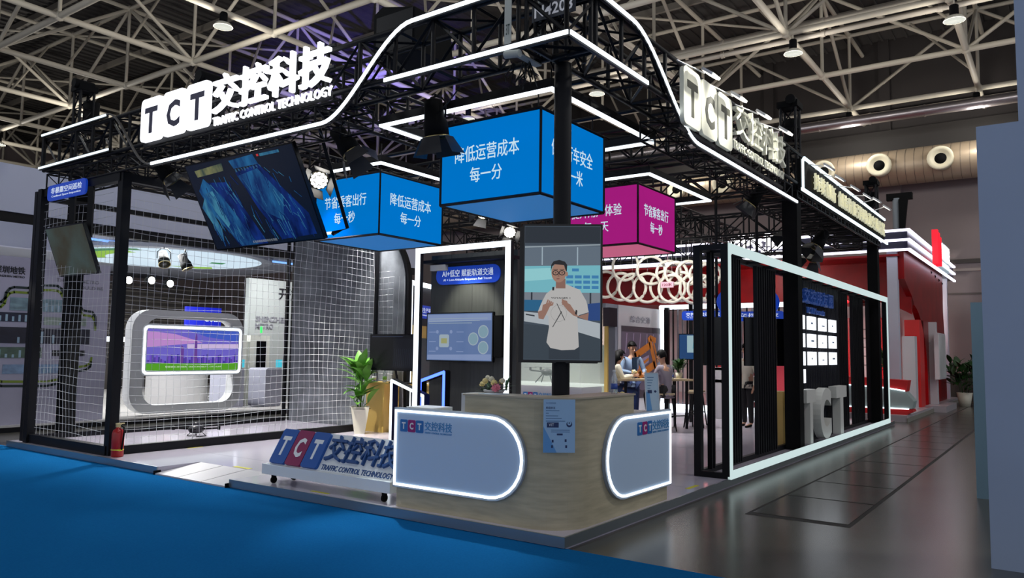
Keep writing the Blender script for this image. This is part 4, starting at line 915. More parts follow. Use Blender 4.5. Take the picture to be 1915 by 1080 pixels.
# glass case table with a drone
t = thing('display_plinth', 'white display plinth with logo and a clear glass case holding a drone', 'plinth', (6.3, 4.2, .1))
bx((6.0, 3.35, .1), (6.7, 5.25, 1.02), WHT, 'plinth_body', t); bx((5.97, 3.32, 1.02), (6.73, 5.28, 1.06), glow('plinth_top', (235, 245, 235), .8), 'lit_top', t)
logo(FX(5.998, 4.55, .78), 0, 0, .12, t, 0, cols=(LOGOB, LOGOP, LOGOW, mat('logo_text', (1, 1, 1))), eng=False)
GL = mat('clear_glass', (225, 240, 235), .03, alpha=.1)
for a, b in (((6.0, 3.38, 1.06), (6.008, 5.22, 1.5)), ((6.69, 3.38, 1.06), (6.698, 5.22, 1.5)), ((6.01, 3.38, 1.06), (6.69, 3.388, 1.5)), ((6.01, 5.21, 1.06), (6.69, 5.218, 1.5)), ((6.0, 3.38, 1.5), (6.698, 5.22, 1.508))): bx(a, b, GL, 'glass_pane', t)
t = thing('drone', 'grey quadcopter drone displayed inside the clear glass case', 'drone', (6.3, 4.25, 1.06)); c = Vec((6.3, 4.25, 1.25))
DG = mat('drone_grey', (90, 95, 92), .4); MB(DG).ball(c, .1, 10, (1.3, 1, .7)).build('body', t)
for sx in (-1, 1):
    for sy in (-1, 1):
        e = c+Vec((sx*.17, sy*.24, .03)); MB(DG).tube(c, e, .014, 6).tube(e, e+Vec((0, 0, .05)), .022, 8).build('arm', t)
        MB(DG).tube(c+Vec((0, sy*.05, 0)), c+Vec((sx*.1, sy*.18, -.19)), .01, 6).build('landing_leg', t)
        MB(BLK).box((e.x-.008, e.y-.13, e.z+.05), (e.x+.008, e.y+.13, e.z+.054)).build('propeller', t)
tag(bx((7.6, 3.75, .1), (7.66, 5.9, 1.75), mat('pale_green_panel', (206, 212, 196), .5), 'partition_panel'), 'low pale partition panel directly behind the glass case', 'panel')
# pale and red panels right of the plinth
tag(bx((8.2, 4.3, .1), (8.3, 5.1, 1.28), mat('red_print', (178, 62, 50), .5, noise=.3, nscale=5), 'printed_panel'), 'low red printed panel beyond the glass case', 'panel')
tag(bx((9.6, 4.75, .1), (9.7, 6.3, 2.6), mat('beige_panel', (196, 176, 164), .6), 'partition_panel'), 'plain beige partition panel seen beneath the portrait display', 'panel')
t = thing('yellow_edged_partition', 'partition end with dark top and yellow edge strip right of the portrait display', 'wall panel', (7.4, 3.65, .1))
bx((7.3, 3.56, .1), (7.34, 3.63, 2.1), YEL, 'edge_strip', t); bx((7.35, 3.56, .1), (7.6, 3.62, 2.1), mat('partition_grey', (120, 126, 134), .6), 'panel', t); bx((7.3, 3.52, 2.1), (7.6, 3.66, 2.45), mat('dark_plum', (48, 36, 44), .6), 'top_box', t)
# ================================================================== back area: poster wall, light wall, furniture
t = thing('poster_wall', 'white wall with a large printed picture of orange machine frames', 'wall panel', (13.7, 6.05, .1))
bx((11.7, 6.0, .1), (12.35, 6.1, 2.85), mat('wall_cool', (140, 146, 158), .6), 'side_panel', t); bx((12.35, 5.98, .1), (15.0, 6.1, 2.85), WHT, 'panel', t)
FPo = FY(5.975, 12.5, .42); m = MB(mat('print_mauve', (104, 92, 112), .5)).box((0, 0, 0), (2.35, 1.9, .01), FPo)
PO, PL_, PK = mat('print_orange', (226, 132, 30), .5), mat('print_lilac', (176, 160, 190), .5), mat('print_dark', (56, 46, 58), .5)
m.use(PK).flat([(0, 1.75), (2.35, 1.75), (2.35, 1.9), (0, 1.9)], .011, FPo).flat([(0, 0), (2.35, 0), (2.35, .35), (1.2, .2), (0, .5)], .011, FPo)
for k in range(6): m.use(PL_).flat([(.2+k*.4, 1.2), (.24+k*.4, 1.2), (.32+k*.4, 1.72), (.28+k*.4, 1.72)], .0115, FPo)
m.use(PL_).flat([(.95, .75), (1.6, .95), (1.62, 1.15), (.95, 1.0)], .0118, FPo)
def bar(a, b, w_):
    w_ *= 1.5; d = Vec((b[0]-a[0], b[1]-a[1])).normalized(); n = Vec((-d.y, d.x))*w_/2; m.use(PO).poly([(a[0]-n.x, a[1]-n.y), (b[0]-n.x, b[1]-n.y), (b[0]+n.x, b[1]+n.y), (a[0]+n.x, a[1]+n.y)], .011, .014, FPo)
for a, b, w_ in (((.4, 1.0), (1.7, 1.42), .13), ((.9, .55), (2.0, .9), .14), ((.72, 1.2), (.95, .5), .13), ((1.62, 1.65), (2.05, .8), .13), ((1.05, .85), (1.6, 1.05), .05), ((.4, 1.1), (.55, .9), .12), ((1.7, 1.62), (2.05, 1.55), .1), ((1.9, 1.5), (2.2, .95), .06), ((1.0, 1.15), (1.08, .6), .06), ((2.0, .75), (2.35, .8), .08)): bar(a, b, w_)
m.build('printed_picture', t)
text('综合交通', (13.0, 2.42, 14.2, 2.6), FY(5.97), mat('pale_text', (170, 170, 180), .5), 'wall_lettering', t, .01)
t = thing('slatted_light_wall', 'back light wall of thin slats with white glowing frame', 'wall panel', (15, 4.2, .1))
bx((14.9, 2.2, 2.86), (15.05, 6.0, 2.98), LED, 'top_light', t); bx((14.9, 2.2, .1), (15.05, 6.0, .22), LED, 'base_light', t); bx((14.85, 5.9, .1), (14.95, 6.0, 2.95), LED, 'side_light', t); bx((14.8, 5.7, .1), (14.9, 5.82, 2.9), BLK, 'dark_post', t)
for k in range(26): bx((14.97, 2.25+k*.14, .22), (15.0, 2.29+k*.14, 2.86), mat('slat_grey', (120, 118, 124), .5) if k % 3 else BLK, 'slat', t)
# high table
TOPM = mat('table_top', (178, 160, 128), .45)
def rbox(name, par, fr, a, b, m_): return MB(m_).box(a, b, fr).build(name, par)
t = thing('high_table', 'tall narrow wooden topped meeting table on black legs', 'table', (9.1, 3.45, .1))
FT = Fr((8.37, 3.95, .1), (.83, -.56, 0), (.56, .83, 0))
rbox('tabletop', t, FT, (0, -.25, .96), (1.65, .3, 1.0), TOPM)
for u, v in ((.1, -.2), (1.5, -.2), (.1, .24), (1.5, .24)): rbox('leg', t, FT, (u, v, 0), (u+.04, v+.04, .96), BLK)
for v in (-.18, .25): rbox('foot_rail', t, FT, (.14, v, .25), (1.5, v+.02, .27), BLK)
def stool(x, y, label):
    t = thing('bar_stool', label, 'stool', (x, y, .1), 'bar stools in the meeting area')
    MB(TOPM).lathe([(.16, .70), (.175, .71), (.175, .735), (.165, .74)], (x, y, .1), 18).build('seat', t)
    P = []
    for k in range(4):
        a = k*pi/2+.5; p0 = Vec((x+.11*cos(a), y+.11*sin(a), .8)); p1 = Vec((x+.2*cos(a), y+.2*sin(a), .1)); P.append((p0, p1)); MB(BLK).tube(p0, p1, .014, 6).build('leg', t)
    for k in range(4):
        a, b = P[k], P[(k+1) % 4]; MB(BLK).tube(a[0].lerp(a[1], .6), b[0].lerp(b[1], .6), .009, 5).build('stretcher', t)
stool(9.85, 2.93, 'round wooden bar stool with black legs beside the slatted light wall, left one'); stool(10.5, 3.12, 'round wooden bar stool with black legs partly behind the other, right one')
stool(8.55, 4.08, 'bar stool under the seated woman in white'); stool(8.75, 3.05, 'bar stool under the person hidden behind the leaflet stand')
plant('table_plant', 9.85, 3.25, 1.1, .12, .42, 'small green potted plant standing on the high table end', POTM, LEAFD, 26, .22, .05, .06, 8, False, .06, .08)
bottle(9.35, 3.18, 1.1, 'small water bottle on the high table beside the green plant', BLAB, CAPB, .9); bottle(8.9, 3.55, 1.1, 'small water bottle on the high table before the seated people', BLAB, CAPB, .9)
t = thing('table_flowers', 'tiny bunch of white and yellow flowers on the high table', 'flowers', (8.75, 3.75, 1.1)); MB(mat('vase_glass', (1, 1, 1))).lathe([(.03, 0), (.035, .08), (.03, .1)], (8.75, 3.75, 1.1), 10).build('vase', t)
for k in range(5): f_ = MB(PET[k % 2]); f_.ball((8.75+rn.uniform(-.05, .05), 3.75+rn.uniform(-.05, .05), 1.22+rn.uniform(0, .04)), .03, 6); f_.build('flower_head', t)
# ------------------------------------------------------------------ people
def skin_mesh(name, chains, m_, par, sub=1):
    """one continuous surface grown over connected joints: chains of (point, radius x, radius y); shared points are merged"""
    V, E, Rr, ix = [], [], [], {}
    for ch in chains:
        prev = None
        for (p, rx, ry) in ch:
            k = tuple(round(c, 4) for c in p)
            if k not in ix: ix[k] = len(V); V.append(p); Rr.append((rx, ry))
            if prev is not None: E.append((prev, ix[k]))
            prev = ix[k]
    org = wloc(par); me = bpy.data.meshes.new(name); me.from_pydata([tuple(Vec(v)-org) for v in V], E, [])
    o = bpy.data.objects.new(name, me); COL.objects.link(o)
    o.modifiers.new('skin', 'SKIN'); s_ = o.modifiers.new('sub', 'SUBSURF'); s_.levels = sub; s_.render_levels = sub
    if not me.skin_vertices: me.attributes.new('skin', 'FLOAT', 'POINT')
    for i, sv in enumerate(me.skin_vertices[0].data): sv.radius = Rr[i]; sv.use_root = (i == 0)
    bpy.context.view_layer.update()
    dg = bpy.context.evaluated_depsgraph_get(); nm = bpy.data.meshes.new_from_object(o.evaluated_get(dg))
    o.modifiers.clear(); o.data = nm; bpy.data.meshes.remove(me); nm.name = name
    nm.materials.clear(); nm.materials.append(m_); nm.polygons.foreach_set('use_smooth', [True]*len(nm.polygons)); o.parent = par
    return o
SKN = mat('skin_tone', (196, 150, 124), .5); HAIR = mat('hair_black', (10, 9, 10), .6, spec=.15)
def person(label, base, yaw, J, cols, long_hair=False, skirt=False, jacket=None):
    """J: joint positions in the body frame (x forward, y left, z up from the floor)"""
    f = Fr(base, (cos(yaw), sin(yaw), 0), (-sin(yaw), cos(yaw), 0)); g = lambda k: tuple(f(*J[k]))
    T = thing('person', label, 'person', base)
    mid = lambda a, b, t_=.5: tuple(Vec(a).lerp(Vec(b), t_))
    pel, ch, nk, hd = g('pelvis'), g('chest'), g('neck'), g('head')
    up = (Vec(hd)-Vec(nk)).normalized()
    chains = [[(pel, .13, .1), (mid(pel, ch), .12, .09), (ch, .15, .1), (nk, .055, .055)], [(nk, .055, .055), (mid(nk, hd, .55), .05, .05), (hd, .082, .095), (tuple(Vec(hd)+up*.08), .07, .08)]]
    arms, legs = [], []
    for s_ in 'lr':
        sh, el, wr, ha = g('sh_'+s_), g('el_'+s_), g('wr_'+s_), g('ha_'+s_); hp, kn, an, to = g('hip_'+s_), g('kn_'+s_), g('an_'+s_), g('toe_'+s_)
        arms.append([(ch, .15, .1), (sh, .055, .055), (mid(sh, el), .046, .046), (el, .038, .038), (mid(el, wr), .034, .034), (wr, .024, .024)])
        legs.append([(pel, .13, .1), (hp, .085, .085), (mid(hp, kn), .075, .075), (kn, .055, .055), (mid(kn, an, .4), .05, .05), (an, .034, .034), (to, .03, .025)])
        hd_ = (Vec(ha)-Vec(wr)).normalized(); sd = hd_.orthogonal().normalized()
        ha_m = tuple(Vec(wr)+hd_*.05); arms[-1].append((ha_m, .03, .02))
        for q_ in range(4):
            r0 = Vec(ha_m)+sd*(.018*(q_-1.5)); L_ = (.065, .075, .07, .055)[q_]
            chains.append([(ha_m, .03, .02), (tuple(r0+hd_*.03), .009, .009), (tuple(r0+hd_*(.03+L_*.5)-Vec((0, 0, .008))), .008, .008), (tuple(r0+hd_*(.02+L_)-Vec((0, 0, .025))), .007, .007)])
        chains.append([(ha_m, .03, .02), (tuple(Vec(wr)+hd_*.06+sd*.045), .009, .009), (tuple(Vec(wr)+hd_*.09+sd*.05), .008, .008)])
    body = skin_mesh('body', chains+arms+legs, SKN, T)
    k = 1.16
    sl = [[(p, a*k+.006, b*k+.006) for p, a, b in c[:cols.get('sleeve', 6)]] for c in arms]
    low = tuple(Vec(pel)-Vec((0, 0, .06)))
    skin_mesh('top', [[(pel, .155, .125), (mid(pel, ch), .145, .115), (ch, .17, .125), (mid(ch, nk, .7), .075, .07)]]+sl+([[(low, .16, .13), (pel, .155, .125)]]), cols['top'], T)
    skin_mesh('trousers', [[(p, a*1.14+.006, b*1.14+.006) for p, a, b in c[:6]] for c in legs], cols['legs'], T)
    for s_ in 'lr':
        an, to = Vec(g('an_'+s_)), Vec(g('toe_'+s_)); skin_mesh('shoe', [[(tuple(an+Vec((0, 0, -.02))), .042, .04), (tuple(an.lerp(to, .6)+Vec((0, 0, -.015))), .045, .03), (tuple(to+(to-an)*.2+Vec((0, 0, -.005))), .035, .025)]], cols.get('shoe', BLKM), T)
    fw = Vec(f(1, 0, 0))-Vec(f(0, 0, 0)); fw = (fw*J.get('face', (1, 0, 0))[0]+(Vec(f(0, 1, 0))-Vec(f(0, 0, 0)))*J.get('face', (1, 0, 0))[1]+Vec((0, 0, J.get('face', (1, 0, 0))[2]))).normalized()
    lf = up.cross(fw).normalized(); hc = Vec(hd)+up*.03
    F_ = lambda a, b, c_: hc+fw*a+lf*b+up*c_
    m = MB(HAIR); n = 20; vs = []; fs = []
    zz = [-.62, -.4, -.15, .1, .32, .52, .7, .84, .94, 1.0]
    for z_ in zz:
        r_ = math.sqrt(max(0, 1-z_*z_)) if z_ > 0 else 1-.25*z_*z_
        for i in range(n): a_ = 2*pi*i/n; vs.append(F_(cos(a_)*.113*r_-.010, sin(a_)*.098*r_, z_*.122+.012))
    for j in range(len(zz)-1):
        for i in range(n):
            a_ = 2*pi*(i+.5)/n; fr_ = cos(a_)
            if (zz[j] < .45 and fr_ > .25) or (zz[j] < -.1 and fr_ > -.25 and not long_hair): continue
            fs.append((j*n+i, j*n+(i+1) % n, (j+1)*n+(i+1) % n, (j+1)*n+i))
    fs.append(tuple(range((len(zz)-1)*n, len(zz)*n)))
    m.add(vs, fs, True)
    if long_hair: m.path([F_(-.03, 0, .06), F_(-.06, 0, -.06), F_(-.085, 0, -.2), F_(-.085, 0, -.42)], [.09, .105, .095, .05], 10)
    m.build('hair', T)
    e = MB(mat('eye_dark', (24, 18, 18), .2))
    for s_ in (-1, 1): e.ball(F_(.092, s_*.034, .0), .011, 6)
    e.build('eye', T) if False else None
    for s_ in (-1, 1):
        MB(mat('eye_dark', (24, 18, 18), .2)).ball(F_(.092, s_*.034, .0), .011, 6).build('eye', T); MB(SKN).ball(F_(0, s_*.088, -.015), .022, 8, (.6, .5, 1.2)).build('ear', T)
    MB(SKN).tube(F_(.09, 0, .0), F_(.112, 0, -.035), .007, 6, .014).build('nose', T)
    MB(mat('lip', (150, 80, 74), .5)).box((-.003, -.022, -.004), (.004, .022, .004), Fr(F_(.094, 0, -.062), fw, lf)).build('mouth', T)
    return T
def stand(arms='down', face=(1, 0, -.2)):
    J = dict(pelvis=(0, 0, .95), chest=(0, 0, 1.28), neck=(.01, 0, 1.47), head=(.03, 0, 1.6), face=face)
    for s_, y in (('l', 1), ('r', -1)):
        J['sh_'+s_] = (0, y*.19, 1.4); J['hip_'+s_] = (0, y*.09, .88); J['kn_'+s_] = (.02, y*.1, .48); J['an_'+s_] = (0, y*.1, .07); J['toe_'+s_] = (.16, y*.12, .03)
        if arms == 'down': J['el_'+s_] = (-.02, y*.25, 1.1); J['wr_'+s_] = (.06, y*.26, .86); J['ha_'+s_] = (.1, y*.25, .76)
        else: J['el_'+s_] = (.06, y*.27, 1.14); J['wr_'+s_] = (.3, y*.14, 1.1); J['ha_'+s_] = (.4, y*.06, 1.08)
    return J
def sit(face=(1, 0, -.35), h=.78):
    J = dict(pelvis=(0, 0, h), chest=(.03, 0, h+.34), neck=(.07, 0, h+.52), head=(.11, 0, h+.64), face=face)
    for s_, y in (('l', 1), ('r', -1)):
        J['sh_'+s_] = (.04, y*.17, h+.45); J['hip_'+s_] = (.03, y*.09, h-.0); J['kn_'+s_] = (.42, y*.1, h-.06); J['an_'+s_] = (.36, y*.1, h-.46); J['toe_'+s_] = (.5, y*.1, h-.52)
        J['el_'+s_] = (.12, y*.23, h+.22); J['wr_'+s_] = (.36, y*.12, h+.28); J['ha_'+s_] = (.46, y*.08, h+.29)
    return J
CW = mat('cloth_white', (214, 208, 190), .8); CJ = mat('cloth_jeans', (36, 56, 104), .8); CS = mat('cloth_shirt_blue', (140, 164, 196), .8); CK = mat('cloth_black', (18, 18, 22), .8); CL = mat('cloth_lilac', (132, 124, 136), .8); CN = mat('cloth_navy', (30, 56, 86), .8)
person('woman with long black hair in a white blouse sitting at the high table', (8.55, 4.08, .1), radians(-50), sit(), dict(top=CW, legs=CJ), long_hair=True)
P2 = person('man in an open light blue shirt standing behind the high table', (9.35, 4.1, .1), radians(-125), stand('up', (1, 0, -.4)), dict(top=CS, legs=CJ))
MB(CN).box((.118, -.055, 1.0), (.135, .055, 1.42), Fr((9.35, 4.1, .1), (cos(radians(-125)), sin(radians(-125)), 0), (-sin(radians(-125)), cos(radians(-125)), 0))).build('undershirt', P2)
person('person in a lilac grey shirt sitting with back turned behind the leaflet stand', (8.75, 3.05, .1), radians(75), sit((1, 0, -.6)), dict(top=CL, legs=CK))
person('man in a white shirt and black trousers standing behind the slatted frame', (10.8, 2.12, .1), radians(150), stand('down'), dict(top=CW, legs=CK))
# ------------------------------------------------------------------ ring pendants
RNG = mat('ring_white', (236, 230, 218), .5)
RAD = [0.33, 0.318, 0.28, 0.244, 0.256, 0.269, 0.244, 0.306, 0.318, 0.318, 0.33, 0.354, 0.306, 0.318, 0.318, 0.292, 0.292, 0.269]
RX = 10.70
RC = [(4.94, 3.63), (4.33, 3.51), (3.93, 3.43), (3.68, 3.41), (3.42, 3.41), (3.14, 3.36), (2.91, 3.33), (5.51, 3.23), (5.15, 3.17), (4.76, 3.12), (4.42, 3.11), (4.02, 3.13), (3.78, 3.06), (3.59, 3.11), (3.33, 3.05), (3.09, 3.04), (2.88, 3.02), (2.67, 2.99), (4.63, 3.55), (4.15, 3.04)]
where = ['upper row, first from the left', 'upper row, second large from the left', 'upper row, middle', 'upper row, narrow one right of the middle', 'upper row, third from its right end', 'upper row, second from its right end', 'upper row, rightmost', 'lower row, leftmost beside the portrait display', 'lower row, second from the left', 'lower row, third from the left', 'lower row, fourth from the left', 'lower row, largest in the middle', 'lower row, just right of the middle', 'lower row, sixth from its right end', 'lower row, fifth from its right end', 'lower row, fourth from its right end', 'lower row, third from its right end', 'lower row, rightmost beside the black posts', 'upper row, small one between the first two', 'lower row, low one under the number sign']
for i, (R0, (yy, zz)) in enumerate(zip(RAD, RC)):
    a = radians(200+(i*37 % 40)-20); yy_, zz_ = yy, zz
    f = Fr((RX+(i % 3)*.09, yy_, zz_), (-sin(a), cos(a), 0), (0, 0, 1))
    t = thing('ring_pendant', 'white hoop of the hanging ring screen, '+where[i], 'hoop', (RX+(i % 3)*.09, yy_, zz_), 'white hoops hanging as a screen')
    m = MB(RNG); P = [f(R0*cos(k*2*pi/28), R0*sin(k*2*pi/28), 0) for k in range(28)]; m.path(P, .034, 8, True); m.build('hoop', t)
    MB(mat('hang_wire', (150, 150, 150), .5)).tube(f(0, R0, 0), (f(0, R0, 0).x, f(0, R0, 0).y, 4.2), .004, 4).build('wire', t)
t = MB(mat('number_sign', (214, 170, 186), .5, emit=.3)).box((0, 0, -.02), (.3, .13, 0), FX(10.6, 4.0, 3.08)).tube((10.61, 3.85, 3.2), (10.61, 3.85, 4.18), .004, 4); text('120米', (.04, .03, .26, .1), FX(10.6, 4.0, 3.08), mat('number_ink', (120, 20, 60), .5), depth=.002, bold=.02, mb=t)
tag(t.build('number_sign'), 'small pink sign reading 120 hanging among the white hoops', 'sign')
# hanging displays, name boards near the slatted frame
t = display('wall_display', FX(11, 3.75, 1.48), .5, .58, em('bl', (20, 62, 110), .9), 'blue display with a pale document on a black post beside the meeting table', art=lambda m, fr, w, h: (q(m, fr, em('doc', (150, 178, 186), .9), [(.2, .16), (.46, .16), (.46, .54), (.2, .54)]), q(m, fr, em('doc2', (100, 160, 180), .9), [(.33, .25), (.43, .25), (.43, .5), (.36, .5)], .0035)))
MB(BLK).box((.22, -1.38, -.1), (.3, 1.3, -.05), FX(11, 3.75, 1.48)).build('post', t)
board(FX(10.5, 3.46, 2.34), .95, .2, '交控科技研究院', 'TCT Laboratory', 'blue name board beneath the white hoops, left of the black posts', legs=2.24)
board(FX(12, 2.85, 2.37), 1.15, .22, '交控科技', '', 'long blue name board seen between the black slats', legs=2.27)
t = thing('white_shelf', 'white open shelf frame beneath the blue display', 'shelf', (12.9, 3.3, .1))
for a, b in (((12.3, 3.2, .1), (12.36, 3.5, 1.3)), ((13.3, 3.2, .1), (13.36, 3.5, 1.3)), ((12.3, 3.2, .95), (13.36, 3.5, 1.02)), ((12.3, 3.2, 1.24), (13.36, 3.5, 1.3))): bx(a, b, WHT, 'shelf_board', t)
for i, (x, y, lb) in enumerate(((7.11, 1.62, 'dark hanging display seen through the left end of the slatted frame'), (7.42, 1.02, 'dark hanging display right of the first bundle of slats'), (8.2, .72, 'dark hanging display just left of the tall tower'))):
    f = Fr((x, y, 1.42), (.75, -.66, 0), (0, 0, 1)); t = display('hanging_display', f, .52, .82, BLKG, lb, group='displays hung behind the slatted frame')
    MB(BLK).box((.24, .82, -.05), (.28, 2.96, -.02), f).build('drop_pole', t)
    if i < 2: tag(MB(SB).lathe([(.2, 0), (.2, .03)], (0, 0, 0), 20, Fr((x+.3, y-.3, 2.5), (.75, -.66, 0), (0, 0, 1))).build('round_name_board'), ('left' if i == 0 else 'right')+' round blue board seen above the hanging displays behind the slats', 'sign')
tag(bx((7.72, .5, .1), (8.1, .8, 1.0), YEL, 'side_cabinet'), 'honey yellow cabinet just left of the tall tower', 'cabinet')
tag(bx((12.6, .85, .1), (12.7, 2.3, 2.3), mat('coral_panel', (214, 70, 84), .5, emit=.15), 'printed_panel'), 'coral red standing panel seen between the black slats', 'panel')
# ================================================================== slatted entrance frame on the aisle
t = thing('slatted_frame', 'long black slatted frame with white light edges along the aisle', 'screen frame', (9, .25, .1))
X0, X1, Z1 = 3.8, 14.25, 2.98
for x in (X0, X1-.09):
    for y in (.0, .36): bx((x, y, .1), (x+.09, y+.09, Z1), BLK, 'post', t)
for z in (.1, Z1-.07):
    for y in (.02, .38): bx((X0+.09, y, z), (X1-.09, y+.06, z+.07), BLK, 'rail', t)
    for x in (X0, X1-.09): bx((x, .09, z), (x+.08, .36, z+.07), BLK, 'cross_rail', t)
for k in range(14): bx((X0+.4+k*.72, .08, Z1-.06), (X0+.44+k*.72, .38, Z1-.02), BLK, 'ceiling_batten', t)
bx((X0, -.025, Z1-.12), (X1, -.005, Z1), LEDS, 'top_light', t); bx((X0, -.025, .1), (X1, -.005, .2), LEDS, 'base_light', t); bx((X0-.0, -.03, .2), (X0+.045, -.005, Z1-.12), LEDS, 'end_light', t); bx((X1-.06, -.025, .2), (X1, -.005, Z1-.12), LEDS, 'end_light', t)
bx((X0, -.005, .1), (X1, .02, .13), LEDS, 'base_glow', t)
def slats(xa, xb, n, y=.2, d=.1):
    for k in range(n): x = xa+(xb-xa)*k/max(1, n-1); bx((x, y+.1, .17), (x+.022, y+.16, Z1-.07), BLK, 'slat', t)
slats(4.02, 4.12, 2, .2); slats(4.55, 4.98, 6, .15, .12); slats(5.85, 6.72, 9, .2, .14)
BDK = mat('blue_black', (14, 18, 30), .45)
slats(11.1, 11.85, 9, .25, .14); slats(12.35, 13.4, 12, .25, .14); slats(13.75, 13.85, 2, .2)
bx((7.95, .34, .17), (10.9, .38, Z1-.07), BDK, 'backing_board', t)
for k in range(40): bx((7.97+k*.0735, .31, .17), (7.995+k*.0735, .34, Z1-.07), BDK, 'thin_slat', t)
TL = glow('tile_light', (240, 246, 255), 1.5); TG = mat('tile_mark', (120, 140, 170), .5)
CX = [7.82, 8.55, 9.3, 10.06]; CZ = [2.06, 1.75, 1.44, 1.14]
for r_ in range(4):
    for c_ in range(4 if r_ < 3 else 1):
        k = bx((CX[c_], .27, CZ[r_]), (CX[c_]+.47, .31, CZ[r_]+.235), TL, 'lit_tile', t)
        MB(TG).box((CX[c_]+.12, .266, CZ[r_]+.08+.02*(c_ % 2)), (CX[c_]+.12+.06*(1+(r_+c_) % 3), .27, CZ[r_]+.1+.03*(c_ % 2))).build('tile_mark', k)
BLT = mat('letters_blue', (46, 84, 160), .4, emit=.1)
text('交控朋友圈', (7.95, 2.5, 9.95, 2.75), FY(.25), BLT, 'blue_lettering', t, .06, bold=.02); text('TCT Moments', (8.35, 2.34, 9.55, 2.45), FY(.27), BLT, 'small_blue_lettering', t, .03, bold=.02)
for nm, ch, a, b in (('letter T', 'T', 7.6, 8.15), ('letter C', 'C', 8.45, 9.2), ('letter T', 'T', 9.6, 10.4)):
    o = text(ch, (a, .0, b, .88), FY(.18, 0, .17), mat('foam_white', (206, 206, 200), .5), 'block_letter', None, .14, bold=.05, w0=-.04, res=8)
    tag(o, {7.6: 'big white block letter T standing half behind the tall tower', 8.45: 'big white block letter C standing in the slatted frame', 9.6: 'big white block letter T standing right of the letter C'}[a], 'letter')
# ================================================================== red stand beyond the aisle
RD = mat('red_gloss', (150, 0, 6), .35, noise=.35, nscale=1.5, spec=.25); RDM = mat('red_matt', (196, 30, 32), .5); NVY = mat('fascia_navy', (16, 14, 38), .3)
rs = thing('red_stand', 'red glossy exhibition stand with a navy fascia and three light lines', 'stand', (21.5, 5, 0))
bx((16.0, -.1, 0), (27.6, 11, .16), mat('stand_floor', (170, 165, 170), .3), 'floor_platform', rs)
bx((15.97, -.13, 0.0), (27.6, -.1, .1), mat('kerb_stone', (130, 128, 118), .6), 'kerb', rs)
fc = [(17.15, 11), (17.15, -.05), (27.4, -.05), (27.4, .15), (17.35, .15), (17.35, 11)]
MB(NVY).poly(fc, 4.44, 5.0).build('fascia', rs)
for z in (4.44, 4.70, 4.96):
    m = MB(glow('led_violet', (235, 232, 255), 3)); m.box((17.08, -.12, z-.03), (17.15, 11, z+.03)); m.box((17.15, -.12, z-.03), (27.45, -.05, z+.03)); tag(m.build('light_line', rs), kind='stuff')
def archf(L, top, pts): return [(0, top)]+pts+[(L, top)]
MB(RD).poly([(17.5, 4.44), (17.5, 3.7), (18.7, 3.3)]+[(18.7+2.6*sin(a), .9+2.2*cos(a)) for a in [.15+k*(pi/2-.15)/10 for k in range(11)]]+[(21.35, .16), (25.8, .16), (25.8, 1.9), (25.4, 3.2), (25.5, 4.44)], 0, -.15, FY(.1)).build('side_arch', rs)
MB(RD).poly([(-11, 4.44), (-11, 3.25)]+[(-1.6+k*.148, 3.25-.0045*k*k) for k in range(0, 11)]+[(-.12, 4.44)], 0, -.12, FX(18.7)).build('front_valance', rs)
bx((17.3, .2, 4.3), (26, 11, 4.36), RD, 'stand_ceiling', rs)
bx((22.9, .3, .16), (23.0, 11, 4.3), mat('stand_white', (214, 206, 206), .5), 'back_wall', rs)
MB(RD).box((18.75, 2.0, 3.3), (22.8, 11, 3.34)).build('lower_soffit', rs)
tag(MB(LED).box((16.6, 6.5, 4.3), (16.66, 11, 4.36)).build('strip_light'), 'straight white strip light seen behind the hoops', 'light strip')
for y in (1.2, 2.6, 4.2, 6.5): bx((22.6, y, .16), (22.8, y+.8, 2.9), mat('panel_red', (200, 20, 30), .35), 'red_panel', rs)
m = MB(mat('wall_print', (150, 140, 140), .6))
for k in range(5): m.box((22.88, 1.9, 1.3+k*.3), (22.9, 2.5, 1.34+k*.3)); 
tag(m.build('wall_print_lines', rs), kind='stuff')
tag(bx((17.35, .25, .16), (17.6, .5, 4.44), mat('post_white', (190, 192, 205), .5), 'stand_post'), 'slim white square post under the corner of the red stand fascia', 'post')
tag(bx((26.2, .05, .1), (26.4, .25, 4.5), mat('post_white', (1, 1, 1)), 'stand_post'), 'far white post at the right end of the red stand', 'post')
# big white lettering on the red stand
fr = FX(17.05, 0, 0)
t = thing('fascia_lettering', 'glowing white letters on the front fascia of the red stand', 'sign', (17.0, 4, 4.7)); LW = glow('letters_white', (255, 250, 255), 4)
for i, ch in enumerate('广州地铁'): text(ch, (-5.2+i*.5, 4.75, -4.76+i*.5, 5.18), fr, LW, 'character', t, .05, bold=.03)
p = MB(LW); ringband(ell(-3.35, 4.92, .24, .24, 20), ell(-3.35, 4.92, .15, .15, 20), 0, .04, fr, p); p.poly([(-3.62, 5.1), (-3.1, 5.1), (-3.1, 5.0), (-3.62, 5.0)], 0, .05, fr); p.build('round_logo', t)
text('Guangzhou Metro', (-5.3, 4.42, -3.0, 4.66), fr, LW, 'latin_lettering', t, .04, bold=.03)
t = thing('stand_logo_sign', 'red upright bars and white lit characters on the far side fascia', 'sign', (23, -.2, 4.4))
for k, (a, z1) in enumerate(((21.1, 5.5), (21.45, 5.45), (21.8, 5.35))): bx((a, -.3, 4.45), (a+.22, -.14, z1), glow('bar_red', (225, 20, 40), 1.6), 'logo_bar', t)
bx((22.3, -.2, 4.45), (24.6, -.14, 5.35), mat('sign_back', (150, 170, 180), .4, emit=.5), 'sign_panel', t)
for i, ch in enumerate('广州地铁'): text(ch, (22.4+i*.54, 4.8, 22.85+i*.54, 5.25), FY(-.2), LW, 'character', t, .05, bold=.04)
